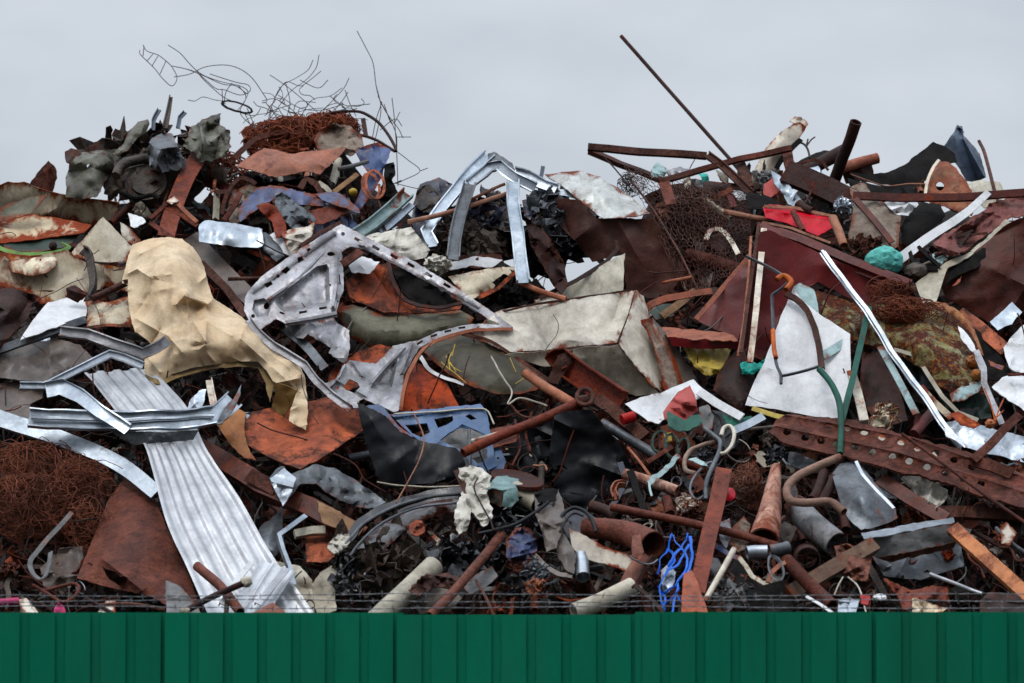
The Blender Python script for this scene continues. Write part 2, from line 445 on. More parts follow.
def mat(name, c1, c2=None, rust=0.0, edge=.3, rough=.5, metal=0.0, scale=4.0, bump=.25, dirt=.35, rr=('d', 'm', 'o'), streak=1.0, spec=.3, trans=0, tint=False, coat=0, vary=.3, fine_=.3, grunge=.65, hv=1.0, run=.4, wrk=.3):
    """paint or bare metal over which rust and dirt lie in patches of their own"""
    c2 = c2 or tuple(c * .7 for c in c1)
    m = bpy.data.materials.new(name); m.use_nodes = True; nt = m.node_tree; N = nt.nodes; L = nt.links
    b = N['Principled BSDF']
    def node(t, **kw):
        n = N.new(t)
        for k, v in kw.items(): setattr(n, k, v)
        return n
    tc = node('ShaderNodeTexCoord'); oi = node('ShaderNodeObjectInfo')
    mul = node('ShaderNodeVectorMath', operation='SCALE'); cb = node('ShaderNodeCombineXYZ')
    for i in range(3): L.new(oi.outputs['Random'], cb.inputs[i])
    L.new(cb.outputs[0], mul.inputs[0]); mul.inputs['Scale'].default_value = 37.0
    add = node('ShaderNodeVectorMath', operation='ADD'); L.new(tc.outputs['Object'], add.inputs[0]); L.new(mul.outputs[0], add.inputs[1])
    st = node('ShaderNodeMapping'); L.new(add.outputs[0], st.inputs[0]); st.inputs['Scale'].default_value = (1, 1, streak)
    def noise_(sc, det=6, ro=.6, src=add, dist=0):
        n = node('ShaderNodeTexNoise'); n.inputs['Scale'].default_value = sc; n.inputs['Detail'].default_value = det
        n.inputs['Roughness'].default_value = ro; n.inputs['Distortion'].default_value = dist; L.new(src.outputs[0], n.inputs['Vector']); return n
    def ramp(src, *st_):
        r = node('ShaderNodeValToRGB'); e = r.color_ramp.elements
        while len(e) < len(st_): e.new(.5)
        for q, (p, c) in zip(e, st_): q.position = p; q.color = c
        L.new(src, r.inputs[0]); return r
    def mix(f, a, c, bt='MIX'):
        x = node('ShaderNodeMix', data_type='RGBA', blend_type=bt)
        for s, k in ((f, 0), (a, 6), (c, 7)):
            if isinstance(s, (int, float)): x.inputs[k].default_value = s
            elif isinstance(s, tuple): x.inputs[k].default_value = s
            else: L.new(s, x.inputs[k])
        return x.outputs[2]
    def math_(op, a, c, clamp=False):
        x = node('ShaderNodeMath', operation=op, use_clamp=clamp)
        for s, k in ((a, 0), (c, 1)):
            if isinstance(s, (int, float)): x.inputs[k].default_value = s
            else: L.new(s, x.inputs[k])
        return x.outputs[0]
    rn = node('ShaderNodeMapping'); L.new(add.outputs[0], rn.inputs[0]); rn.inputs['Scale'].default_value = (1, 1, run)
    n1 = noise_(scale, 7, .62, st); n2 = noise_(scale * 2.1, 9, .72, rn, .6); n3_ = noise_(scale * 9, 6, .6)
    nf = noise_(70, 4, .6); nd = noise_(scale * 1.3, 9, .72, rn, .3)
    base = mix(ramp(n1.outputs[0], (.35, (0, 0, 0, 1)), (.66, (1, 1, 1, 1))).outputs[0], tuple(c1[:3]) + (1,), tuple(c2[:3]) + (1,))
    if tint:
        at_ = node('ShaderNodeAttribute', attribute_name='tint'); base = mix(.75, base, at_.outputs['Color'])
    RC = {'k': srgb(38, 20, 16), 'd': srgb(70, 36, 25), 'm': srgb(120, 60, 38), 'o': srgb(176, 84, 36), 'p': srgb(150, 88, 68), 'y': srgb(180, 120, 60)}
    rc = ramp(n3_.outputs[0], (.28, RC[rr[0]]), (.5, RC[rr[1]]), (.72, RC[rr[2]])).outputs[0]
    rc2 = mix(ramp(n1.outputs[0], (.4, (0, 0, 0, 1)), (.6, (1, 1, 1, 1))).outputs[0], rc, RC[rr[1]])
    ed = node('ShaderNodeAttribute', attribute_name='edge')
    s = math_('ADD', n2.outputs[0], math_('MULTIPLY', math_('MULTIPLY', ed.outputs['Fac'], math_('MULTIPLY', n1.outputs[0], 2.0)), edge))
    th = .78 - rust * .5
    mask = ramp(s, (max(0, th - .05), (0, 0, 0, 1)), (min(1, th + .06), (1, 1, 1, 1))).outputs[0]
    dm = math_('MULTIPLY', ramp(nd.outputs[0], (.45, (0, 0, 0, 1)), (.7, (1, 1, 1, 1))).outputs[0], dirt)
    col = mix(dm, base, srgb(48, 38, 30)); col = mix(mask, col, rc2)
    fine = ramp(nf.outputs[0], (.3, (.6, .6, .6, 1)), (.7, (1.15, 1.15, 1.15, 1))).outputs[0]
    col = mix(fine_, col, fine, 'MULTIPLY')
    ng = noise_(13, 10, .74, st, .5); gr = ramp(ng.outputs[0], (.36, (.38, .35, .33, 1)), (.5, (.92, .92, .92, 1)), (.72, (1.25, 1.25, 1.25, 1))).outputs[0]
    col = mix(grunge, col, gr, 'MULTIPLY')
    vv = node('ShaderNodeHueSaturation'); L.new(col, vv.inputs['Color'])
    r2 = math_('FRACT', math_('MULTIPLY', oi.outputs['Random'], 7.31), 0)
    L.new(math_('ADD', math_('MULTIPLY', oi.outputs['Random'], vary), 1 - vary / 2), vv.inputs['Value'])
    L.new(math_('ADD', math_('MULTIPLY', r2, .012 * hv), .5 - .006 * hv), vv.inputs['Hue']); L.new(math_('ADD', math_('MULTIPLY', r2, -.22 * hv), 1.0 + .1 * hv), vv.inputs['Saturation'])
    col = vv.outputs[0]
    L.new(col, b.inputs['Base Color'])
    inv = math_('SUBTRACT', 1.0, math_('MAXIMUM', mask, dm))
    if metal: L.new(math_('MULTIPLY', inv, metal), b.inputs['Metallic'])
    rv = math_('ADD', math_('MULTIPLY', n3_.outputs[0], .3), rough - .15)
    rg = node('ShaderNodeMix', data_type='FLOAT'); L.new(mask, rg.inputs[0]); L.new(rv, rg.inputs[2]); rg.inputs[3].default_value = .68
    L.new(rg.outputs[0], b.inputs['Roughness'])
    sg = node('ShaderNodeMix', data_type='FLOAT'); L.new(math_('MAXIMUM', mask, dm), sg.inputs[0]); sg.inputs[2].default_value = spec; sg.inputs[3].default_value = .13; L.new(sg.outputs[0], b.inputs['Specular IOR Level'])
    if coat: b.inputs['Coat Weight'].default_value = coat; b.inputs['Coat Roughness'].default_value = .12
    if bump:
        rd = node('ShaderNodeTexNoise', noise_type='RIDGED_MULTIFRACTAL'); rd.inputs['Scale'].default_value = 6.5; rd.inputs['Detail'].default_value = 3; rd.inputs['Roughness'].default_value = .4; rd.inputs['Distortion'].default_value = .4; L.new(add.outputs[0], rd.inputs['Vector'])
        h = math_('ADD', math_('MULTIPLY', math_('MULTIPLY', rd.outputs[0], wrk), .5 / max(bump, .05)), math_('ADD', math_('MULTIPLY', n3_.outputs[0], .5), math_('ADD', math_('MULTIPLY', mask, .15), math_('MULTIPLY', nf.outputs[0], .2))))
        bn = node('ShaderNodeBump'); bn.inputs['Strength'].default_value = bump; bn.inputs['Distance'].default_value = .02
        L.new(h, bn.inputs['Height']); L.new(bn.outputs[0], b.inputs['Normal'])
    MAT[name] = m
    return m

G = srgb
mat('cream', G(214, 206, 186), G(184, 172, 146), rust=.14, edge=.2, rough=.5, rr=('d', 'm', 'o'), grunge=.35)
mat('cream_rust', G(214, 204, 180), G(184, 166, 132), rust=.36, edge=.2, rough=.5, rr=('d', 'm', 'y'), scale=3, run=.3, dirt=.3, grunge=.35)
mat('cream_clean', G(196, 190, 172), G(166, 156, 136), rust=.05, edge=.12, rough=.6, dirt=.55, grunge=.45)
mat('olive', G(112, 110, 92), G(84, 82, 66), rust=.12, edge=.3, rough=.55, dirt=.6)
mat('olive_dark', G(74, 68, 44), G(52, 46, 30), rust=.1, edge=.3, rough=.5, dirt=.5)
mat('gearbox', G(112, 112, 96), G(58, 54, 46), rust=.24, edge=.14, rough=.45, dirt=.6, bump=.5, scale=5, rr=('k', 'd', 'm'))
mat('rust', G(110, 58, 44), G(60, 33, 27), rust=.45, edge=.12, rough=.58, bump=.7, dirt=.5, rr=('k', 'd', 'm'), vary=.5, scale=5, fine_=.8, grunge=.85, spec=.16)
mat('rust_red', G(130, 66, 48), G(86, 42, 33), vary=.4, scale=5, fine_=.8, rust=.36, edge=.1, rough=.58, bump=.7, rr=('d', 'm', 'p'), dirt=.4, grunge=.85, spec=.16)
mat('rust_dark', G(62, 35, 29), G(38, 23, 21), vary=.5, fine_=.8, rust=.3, edge=.15, rough=.58, bump=.5, rr=('k', 'd', 'm'), dirt=.4, spec=.16)
mat('rust_pink', G(152, 94, 74), G(116, 64, 50), rust=.4, scale=6, edge=.15, rough=.58, bump=.4, rr=('m', 'p', 'o'), dirt=.2, spec=.16)
mat('rust_orange', G(186, 82, 34), G(112, 48, 26), rust=.42, edge=.12, rough=.58, bump=.5, rr=('k', 'd', 'o'), dirt=.6, scale=4.5, spec=.16)
mat('rust_tan', G(172, 118, 92), G(138, 80, 58), rust=.2, edge=.2, rough=.58, rr=('d', 'm', 'p'), spec=.16)
mat('maroon', G(108, 22, 25), G(72, 16, 19), spec=.2, rust=.06, edge=.2, rough=.4, bump=.15, dirt=.12, rr=('d', 'm', 'o'), vary=.15, grunge=.35)
mat('brown_paint', G(96, 52, 42), G(72, 38, 32), rust=.15, edge=.2, rough=.45, bump=.25, dirt=.35, spec=.16)
mat('white', G(226, 228, 230), G(204, 206, 208), fine_=.25, vary=.1, rust=.04, edge=.14, rough=.42, bump=.12, dirt=.32, grunge=.2, scale=3, wrk=0.3)
mat('white_dirty', G(220, 213, 198), G(182, 170, 150), rust=.16, edge=.24, rough=.42, bump=.25, dirt=.62, scale=3, grunge=.3, wrk=.5)
mat('galv', G(192, 200, 208), G(138, 148, 158), fine_=.3, rust=.04, edge=.12, rough=.36, metal=.85, bump=.08, dirt=.25, scale=5, grunge=0.35, wrk=0.5)
mat('galv_dark', G(112, 117, 122), G(60, 65, 70), rust=.14, edge=.12, rough=.42, metal=.5, bump=.3, dirt=.5)
mat('alu', G(200, 202, 205), G(160, 163, 168), fine_=.25, rust=0, edge=.04, rough=.42, metal=.6, bump=.12, dirt=.2, streak=.3, grunge=0.25, wrk=0.4)
mat('lilac', G(172, 172, 176), G(116, 115, 119), rust=.2, edge=.1, rough=.4, metal=.4, bump=.2, dirt=.5, rr=('d', 'm', 'p'), wrk=0.3)
mat('blue', G(88, 110, 146), G(62, 82, 114), rust=.05, edge=.16, rough=.35, bump=.15, dirt=.3, grunge=0.3)
mat('blue_car', G(74, 92, 136), G(52, 62, 96), rust=.2, edge=.2, rough=.35, bump=.3, dirt=.5)
mat('navy', G(34, 38, 60), G(22, 24, 36), rust=.1, edge=.15, rough=.25, bump=.2, dirt=.35)
mat('slate', G(72, 84, 102), G(54, 62, 78), rust=.02, edge=.12, rough=.4, bump=.2, dirt=.3, grunge=0.3)
mat('black', G(13, 15, 23), G(8, 9, 13), rust=.0, edge=.04, rough=.4, bump=.1, dirt=.1, spec=.2, vary=.1, grunge=.3, wrk=0.25)
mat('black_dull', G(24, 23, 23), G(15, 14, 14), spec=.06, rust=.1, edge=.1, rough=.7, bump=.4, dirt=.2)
mat('burnt', G(84, 72, 62), G(26, 23, 21), spec=.25, rust=.22, edge=.1, rough=.45, bump=.7, dirt=.45, rr=('k', 'd', 'm'), scale=7, grunge=.8)
mat('grey', G(120, 122, 122), G(76, 76, 76), rust=.1, edge=.2, rough=.5, bump=.3, dirt=.5)
mat('brown_grey', G(112, 100, 92), G(84, 74, 68), rust=.05, edge=.12, rough=.35, bump=.2, dirt=.5, scale=3)
mat('concrete', G(150, 136, 122), G(116, 100, 88), rust=.25, edge=.2, rough=.9, bump=.8, dirt=.4, rr=('d', 'm', 'p'))
mat('tan', G(214, 193, 160), G(198, 170, 132), fine_=.2, vary=.0, rust=.04, edge=.03, rough=.55, bump=.35, dirt=.45, scale=5, spec=.35, grunge=.22, wrk=.8, rr=('m', 'y', 'o'))
mat('tan_dark', G(132, 104, 56), G(100, 78, 42), rust=0, edge=0, rough=.65, bump=.15, dirt=.4, wrk=.6)
mat('cloth', G(208, 204, 192), G(184, 178, 166), rust=0, edge=0, rough=.95, bump=.5, dirt=.35, scale=8, spec=.1, grunge=0.3, wrk=0.6)
mat('green', G(28, 92, 76), G(22, 72, 62), rust=.06, edge=.12, rough=.45, bump=.2, dirt=.3, wrk=0.2, spec=.16)
mat('lime', G(126, 168, 72), G(96, 140, 60), rust=.12, edge=.05, rough=.5, dirt=.35, rr=('d', 'm', 'o'))
mat('green_dark', G(34, 58, 48), G(24, 42, 34), rust=.12, edge=.2, rough=.5, dirt=.5)
mat('turquoise', G(78, 200, 184), G(56, 164, 154), rust=.26, edge=0, rough=.6, bump=.9, dirt=.25, rr=('m', 'o', 'y'), scale=6, grunge=.4)
mat('teal', G(126, 160, 156), G(92, 128, 128), rust=.05, edge=.15, rough=.5, dirt=.4)
mat('paleblue', G(164, 190, 190), G(132, 164, 166), rust=.12, edge=.25, rough=.5, dirt=.35)
mat('red', G(188, 30, 22), G(162, 34, 36), rust=.03, edge=.12, rough=.45, bump=.15, dirt=.18, grunge=0.3, wrk=0.5, spec=.16)
mat('yellow', G(196, 168, 48), G(168, 140, 42), rust=.1, edge=.1, rough=.55, dirt=.4, wrk=0.6)
mat('orange_paint', G(196, 112, 44), G(176, 92, 40), rust=.25, edge=.2, rough=.6, rr=('d', 'm', 'm'))
mat('patina', G(128, 120, 62), G(150, 148, 120), rust=.62, edge=.1, rough=.6, bump=.6, dirt=.7, rr=('k', 'd', 'y'), scale=6, grunge=.8, run=.7)
mat('blue_plastic', G(30, 96, 205), G(24, 82, 190), rust=0, edge=0, rough=.4, bump=.1, dirt=.05, grunge=0.05, wrk=0.1)
mat('wire', G(58, 44, 40), G(44, 36, 34), rust=.3, edge=0, rough=.7, bump=0, dirt=.2, rr=('k', 'd', 'm'))
mat('wire_rust', G(142, 72, 42), G(92, 46, 32), rust=.3, edge=0, rough=.85, bump=0, dirt=.2, rr=('d', 'm', 'm'))
mat('wire_grey', G(120, 122, 126), G(94, 96, 100), rust=.1, edge=0, rough=.5, metal=.5, bump=0, dirt=.2)
mat('wood', G(150, 112, 76), G(116, 82, 54), rust=0, edge=.0, rough=.85, bump=.5, dirt=.4, wrk=0.1)
mat('plum', G(196, 60, 110), G(170, 50, 96), rust=0, edge=0, rough=.5, dirt=.2)
mat('debris', G(74, 46, 36), G(48, 34, 30), rust=.12, edge=.15, rough=.7, bump=.4, dirt=.3, tint=True, rr=('k', 'd', 'm'))
mat('mound', G(30, 22, 20), G(18, 14, 14), rust=.2, edge=0, rough=.9, bump=1.0, dirt=.3, rr=('k', 'k', 'd'), scale=6, wrk=0.0)
mat('ground', G(98, 90, 80), G(72, 66, 58), rust=0, edge=0, rough=.95, bump=.6, dirt=.4, scale=1.2, wrk=0.0)
mat('fence_green', G(4, 112, 84), G(4, 102, 76), vary=.26, hv=0, run=.08, fine_=.12, spec=.1, rust=-.5, edge=0, rough=.42, bump=.03, dirt=.14, scale=3, streak=.25, grunge=0.08, wrk=0.0)
mat('fence_steel', G(96, 98, 98), G(78, 80, 80), rust=.2, rough=.6, metal=.3)
mat('galv_rust', G(196, 198, 194), G(160, 162, 158), rust=.16, edge=.2, rough=.45, metal=.45, bump=.2, dirt=.3, rr=('d', 'm', 'o'), streak=.5)
mat('orange_brown', G(170, 112, 56), G(140, 78, 38), rust=.2, edge=.15, rough=.6, rr=('d', 'm', 'o'))
mat('grey_rust', G(132, 136, 140), G(104, 102, 102), rust=.34, edge=.15, rough=.5, bump=.5, rr=('k', 'd', 'p'))
mat('rust_white', G(190, 150, 132), G(150, 96, 76), rust=.45, edge=.1, rough=.85, bump=.6, rr=('d', 'm', 'm'), scale=6)
mat('brown_tan', G(122, 98, 80), G(96, 74, 60), rust=.15, edge=.2, rough=.75, bump=.5, dirt=.4)
mat('rust_grey', G(142, 118, 104), G(116, 88, 74), rust=.25, edge=.1, rough=.75, bump=.5, rr=('d', 'm', 'p'))
mat('foam', G(214, 186, 140), G(220, 208, 190), rust=.05, rough=.9, bump=.6, dirt=.3)
mat('patina_rust', G(150, 86, 44), G(96, 60, 40), rust=.42, edge=.2, rough=.65, bump=.5, dirt=.5, rr=('d', 'm', 'o'), scale=6)
mat('maroon_wood', G(126, 62, 58), G(92, 44, 42), rust=.12, edge=.2, rough=.75, bump=.6, dirt=.4, scale=6)
mat('blue_plastic_dark', G(26, 34, 104), None, rough=.4, dirt=.1)
mat('rust_burnt', G(182, 80, 34), G(34, 22, 21), rust=.3, edge=.16, rough=.6, bump=.5, rr=('k', 'd', 'o'), dirt=.5, scale=2.4, run=1.0, grunge=.8)
mat('netting', G(92, 52, 40), G(60, 36, 30), rust=.2, rough=.85, bump=0, dirt=.2, rr=('k', 'd', 'm'))
mat('bar_rust', G(128, 60, 38), G(96, 44, 30), rust=.25, edge=.1, rough=.7, bump=.5, dirt=.35, rr=('k', 'd', 'm'), scale=6)
mat('gloss_black', G(14, 16, 22), G(9, 10, 14), rust=.05, edge=.06, rough=.2, bump=.2, dirt=.2, spec=.55, wrk=.4)
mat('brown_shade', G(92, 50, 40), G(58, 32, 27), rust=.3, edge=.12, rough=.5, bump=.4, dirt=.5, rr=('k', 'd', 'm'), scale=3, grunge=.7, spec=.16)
# ---------------------------------------------------------------- sky, light
sc = bpy.context.scene
w = bpy.data.worlds.new('World'); sc.world = w; w.use_nodes = True
nt = w.node_tree; N = nt.nodes; L = nt.links; bg = N['Background']
SUN_EL, SUN_AZ = R(66), R(215)          # behind the camera, a little to the left
sky = N.new('ShaderNodeTexSky'); sky.sky_type = 'NISHITA'; sky.sun_disc = False
sky.sun_elevation = SUN_EL; sky.sun_rotation = SUN_AZ; sky.air_density = 1.0; sky.dust_density = 4.0; sky.ozone_density = 1.0
hs = N.new('ShaderNodeHueSaturation'); hs.inputs['Saturation'].default_value = .34; hs.inputs['Value'].default_value = 1.0
L.new(sky.outputs[0], hs.inputs['Color'])
tc = N.new('ShaderNodeTexCoord'); mp = N.new('ShaderNodeMapping'); mp.inputs['Scale'].default_value = (1, 1, 2.6); L.new(tc.outputs['Generated'], mp.inputs[0])
nz = N.new('ShaderNodeTexNoise'); nz.inputs['Scale'].default_value = 20; nz.inputs['Detail'].default_value = 7; nz.inputs['Roughness'].default_value = .5; L.new(mp.outputs[0], nz.inputs['Vector'])
rp = N.new('ShaderNodeValToRGB'); e = rp.color_ramp.elements; e[0].position = .3; e[0].color = (.84, .86, .89, 1); e[1].position = .72; e[1].color = (1.05, 1.05, 1.05, 1)
L.new(nz.outputs[0], rp.inputs[0])
# an even cloud layer lies over the clear sky
cl = N.new('ShaderNodeMix'); cl.data_type = 'RGBA'; cl.inputs[0].default_value = .72; L.new(hs.outputs[0], cl.inputs[6]); cl.inputs[7].default_value = (6.2, 6.7, 7.4, 1)
# an overcast dome is brighter overhead than at the horizon
sx = N.new('ShaderNodeSeparateXYZ'); L.new(tc.outputs['Generated'], sx.inputs[0])
mr = N.new('ShaderNodeMapRange'); mr.inputs[1].default_value = 0.0; mr.inputs[2].default_value = 1.0; mr.inputs[3].default_value = 1.0; mr.inputs[4].default_value = 3.0; L.new(sx.outputs['Z'], mr.inputs[0])
# sky behind the camera dimmed by an added, unseen cloud bank for contrast
def wm(op, a, b, clamp=False):
    x = N.new('ShaderNodeMath'); x.operation = op; x.use_clamp = clamp
    for q, k in ((a, 0), (b, 1)):
        if isinstance(q, (int, float)): x.inputs[k].default_value = q
        else: L.new(q, x.inputs[k])
    return x.outputs[0]
bk = wm('MAXIMUM', wm('ADD', wm('ADD', wm('MULTIPLY', sx.outputs['Y'], .8), .55), wm('MULTIPLY', sx.outputs['Z'], .9), True), .35)
bank = N.new('ShaderNodeValToRGB'); e2 = bank.color_ramp.elements; e2[0].position = .03; e2[0].color = (1, 1, 1, 1); e2[1].position = .115; e2[1].color = (.88, .88, .885, 1)
e3 = e2.new(.3); e3.color = (1, 1, 1, 1); L.new(sx.outputs['Z'], bank.inputs[0])
gain = wm('MULTIPLY', wm('MULTIPLY', mr.outputs[0], bank.outputs[0]), bk)
gv = N.new('ShaderNodeVectorMath'); gv.operation = 'SCALE'; L.new(cl.outputs[2], gv.inputs[0]); L.new(gain, gv.inputs['Scale'])
mx = N.new('ShaderNodeMix'); mx.data_type = 'RGBA'; mx.blend_type = 'MULTIPLY'; mx.inputs[0].default_value = 1
L.new(gv.outputs[0], mx.inputs[6]); L.new(rp.outputs[0], mx.inputs[7])
L.new(mx.outputs[2], bg.inputs['Color']); bg.inputs['Strength'].default_value = .1
sd = bpy.data.lights.new('sun', 'SUN'); sd.energy = .8; sd.angle = R(18); sd.color = (1, .97, .93)
so = bpy.data.objects.new('sun', sd); C.objects.link(so)
# Nishita: rotation 0 puts the sun at +Y, turning towards +X
dv = Vector((math.sin(SUN_AZ) * math.cos(SUN_EL), math.cos(SUN_AZ) * math.cos(SUN_EL), math.sin(SUN_EL)))
so.rotation_euler = dv.to_track_quat('Z', 'Y').to_euler(); so.location = (0, 0, 20)
sc.view_settings.view_transform = 'Standard'; sc.view_settings.look = 'None'; sc.view_settings.gamma = 1; sc.view_settings.exposure = .14
sc.view_settings.use_curve_mapping = False
sc.cycles.use_denoising = True; sc.cycles.max_bounces = 6; sc.cycles.diffuse_bounces = 2

# ---------------------------------------------------------------- ground, heap
g = MB(); n = 40; V = []
for j in range(n + 1):
    for i in range(n + 1):
        f = lambda k: math.copysign(abs(k / n * 2 - 1) ** 3 * 1500, k / n * 2 - 1)
        x, y = f(i), f(j) + 30; V.append((x, y, .05 * n3((x * .2, y * .2, 0)) if abs(x) < 60 else 0))
g.add(V, [(j * (n + 1) + i, j * (n + 1) + i + 1, (j + 1) * (n + 1) + i + 1, (j + 1) * (n + 1) + i) for j in range(n) for i in range(n)])
tag(g.obj('ground', 'ground'), kind='structure')

RIDGE = [(-700, 560), (-420, 400), (-200, 262), (-60, 240), (0, 238), (60, 222), (110, 212), (150, 205), (200, 192), (250, 172), (290, 158), (340, 160), (375, 190), (400, 214), (440, 240), (490, 255), (530, 275), (560, 292), (600, 292), (634, 240), (652, 196), (690, 190), (740, 196), (800, 192), (860, 194), (920, 200), (980, 225), (1030, 232), (1150, 260), (1350, 380), (1700, 560)]
def ridge(x):
    for (a, p), (b, q) in zip(RIDGE, RIDGE[1:]):
        if a <= x <= b: return p + (q - p) * (x - a) / (b - a)
    return 560
def core(x, t):
    """heap surface: t 0 at its front foot, 1 on the ridge, up to 2 behind"""
    r = ridge(x)
    if t <= 1:
        y = 820 + (r - 820) * t
        return P(x, y, -.62)
    top = P(x, r, -.62); k = t - 1
    return Vector((top.x * (1 + .0 * k), top.y + .5 + k * 4.2, max(-.1, top.z * (1 - k) ** 1.1 if k < 1 else -.1)))
m = MB(); V = []; nx, ny = 240, 110
for j in range(ny + 1):
    for i in range(nx + 1):
        p = core(-700 + 2400 * i / nx, 2 * j / ny)
        k = .16 * crumple(p, .5, 3) + .08 * crumple(p, .2, 8)
        V.append(p + Vector((0, -.8, .5)) * k)
m.add(V, [(j * (nx + 1) + i, j * (nx + 1) + i + 1, (j + 1) * (nx + 1) + i + 1, (j + 1) * (nx + 1) + i) for j in range(ny) for i in range(nx)], 0.0, True)
tag(m.obj('scrap_mound', 'mound'), kind='structure')

# fine scrap nobody could count, over the whole face of the heap
rr = random.Random(11); m = MB()
TINTS = [G(70, 36, 28), G(96, 46, 34), G(52, 28, 24), G(40, 36, 34), G(84, 76, 70), G(120, 116, 112), G(122, 62, 40), G(30, 28, 28), G(62, 44, 36), G(150, 146, 140), G(60, 64, 70)]
TW = [5, 4, 5, 5, 2, 1.2, 2, 5, 4, .7, 1.5]
for i in range(5000):
    x = rr.uniform(-160, 1190); r = ridge(x) + 6
    y = r + (640 - r) * rr.random() ** .9
    d = rr.uniform(-.56, -.16); c = P(x, y, d); s = rr.uniform(.03, .12) * (1.6 if rr.random() < .12 else 1)
    t = rr.choices(TINTS, TW)[0]; kk = rr.uniform(.6, 1.25); t = tuple(q * kk for q in t[:3]) + (1,)
    k = rr.random()
    if k < .22: m += patch(c, s * 1.8, s * rr.uniform(.15, .3), rq(rr, 1.3), rr.uniform(-1, 1) * 2 / s * rr.random(), .2 * s, .5 * s, .003, 5, rr, t)
    elif k < .45: m += patch(c, s, s * rr.uniform(.3, 1), rq(rr, 1.3), rr.uniform(-1, 1) * 2 / s * rr.random(), .25 * s, .5 * s, .003, 3, rr, t)
    elif k < .68:
        v = Vector((rr.gauss(0, 1), rr.gauss(0, .6), rr.gauss(0, 1))).normalized() * s * 1.6
        m += sweep([c - v, c + Vector((rr.gauss(0, .02), rr.gauss(0, .02), rr.gauss(0, .02))), c + v], rr.uniform(.003, .009), 5, tint=t)
    else:
        v = Vector((rr.gauss(0, 1), rr.gauss(0, .6), rr.gauss(0, 1))).normalized()
        line = [c]
        for q in range(5): v = (v + Vector((rr.gauss(0, .5), rr.gauss(0, .5), rr.gauss(0, .5)))).normalized(); line.append(line[-1] + v * s * .8)
        m += sweep(spline(line, 3), rr.uniform(.0018, .004), 4, cap=False, tint=t)
for i in range(1100):
    x = rr.uniform(-80, 1110); r = ridge(x) + 14
    y = r + (615 - r) * rr.random() ** .85; c = P(x, y, rr.uniform(-.5, -.14)); s = rr.uniform(.1, .24)
    t = rr.choices(TINTS, [5, 6, 3, 4, 4, 2, 3, 3, 5, 1, 2])[0]; kk = rr.uniform(.7, 1.5); t = tuple(q * kk for q in t[:3]) + (1,)
    if rr.random() < .55: m += patch(c, s * 1.7, s * rr.uniform(.15, .35), rq(rr, 1.1), rr.uniform(-1, 1) * 2.5 / s * rr.random(), .12 * s, .4 * s, .004, 8, rr, t)
    else: m += patch(c, s, s * rr.uniform(.5, 1), rq(rr, 1.1), rr.uniform(-1, 1) * 2.5 / s * rr.random(), .3 * s, .4 * s, .004, 7, rr, t)
for i in range(420):
    x = rr.uniform(-40, 1070); r = max(ridge(x) + 30, 250); y = r + (612 - r) * rr.random() ** .75; c = P(x, y, rr.uniform(-.05, .34))
    t = rr.choices(TINTS, [4, 6, 2, 2, 3, 3, 4, 2, 3, 2, 1])[0]; v = Vector((rr.gauss(0, 1), rr.gauss(0, .4), rr.gauss(0, .8))).normalized(); s = rr.uniform(.03, .09); line = [c]
    for q in range(5): v = (v + Vector((rr.gauss(0, .22), rr.gauss(0, .15), rr.gauss(0, .22)))).normalized(); line.append(line[-1] + v * s)
    m += sweep(spline(line, 3), rr.choice((.0018, .0025, .004)), 4, cap=False, tint=t)
for i in range(2600):
    x = rr.uniform(-60, 1090); r = max(ridge(x) + 12, 300 if rr.random() < .5 else 0)
    y = r + (622 - r) * rr.random() ** .7; c = P(x, y, rr.uniform(-.3, .06)); s = rr.uniform(.04, .11)
    t = rr.choices(TINTS, [4, 5, 3, 4, 3, 2.4, 3, 5, 4, 1.8, 1.5])[0]; kk = rr.uniform(.6, 1.3); t = tuple(q * kk for q in t[:3]) + (1,)
    k = rr.random()
    if k < .4: m += patch(c, s * 1.8, s * rr.uniform(.15, .35), rq(rr, 1.4), rr.uniform(-1, 1) * 2 / s * rr.random(), .15 * s, .6 * s, .003, 5, rr, t)
    elif k < .6: m += patch(c, s, s * rr.uniform(.5, 1), rq(rr, 1.4), rr.uniform(-1, 1) * 3 / s * rr.random(), .3 * s, .4 * s, .003, 4, rr, t)
    else:
        v = Vector((rr.gauss(0, 1), rr.gauss(0, .5), rr.gauss(0, 1))).normalized(); line = [c]
        for q in range(4): v = (v + Vector((rr.gauss(0, .3), rr.gauss(0, .3), rr.gauss(0, .3)))).normalized(); line.append(line[-1] + v * s * .9)
        m += sweep(spline(line, 2), rr.choice((.002, .003, .005)), 4, cap=False, tint=t)
tag(m.obj('fine_scrap', 'debris'), 'fine rusty scrap filling the gaps of the heap', 'scrap', None, 'stuff')

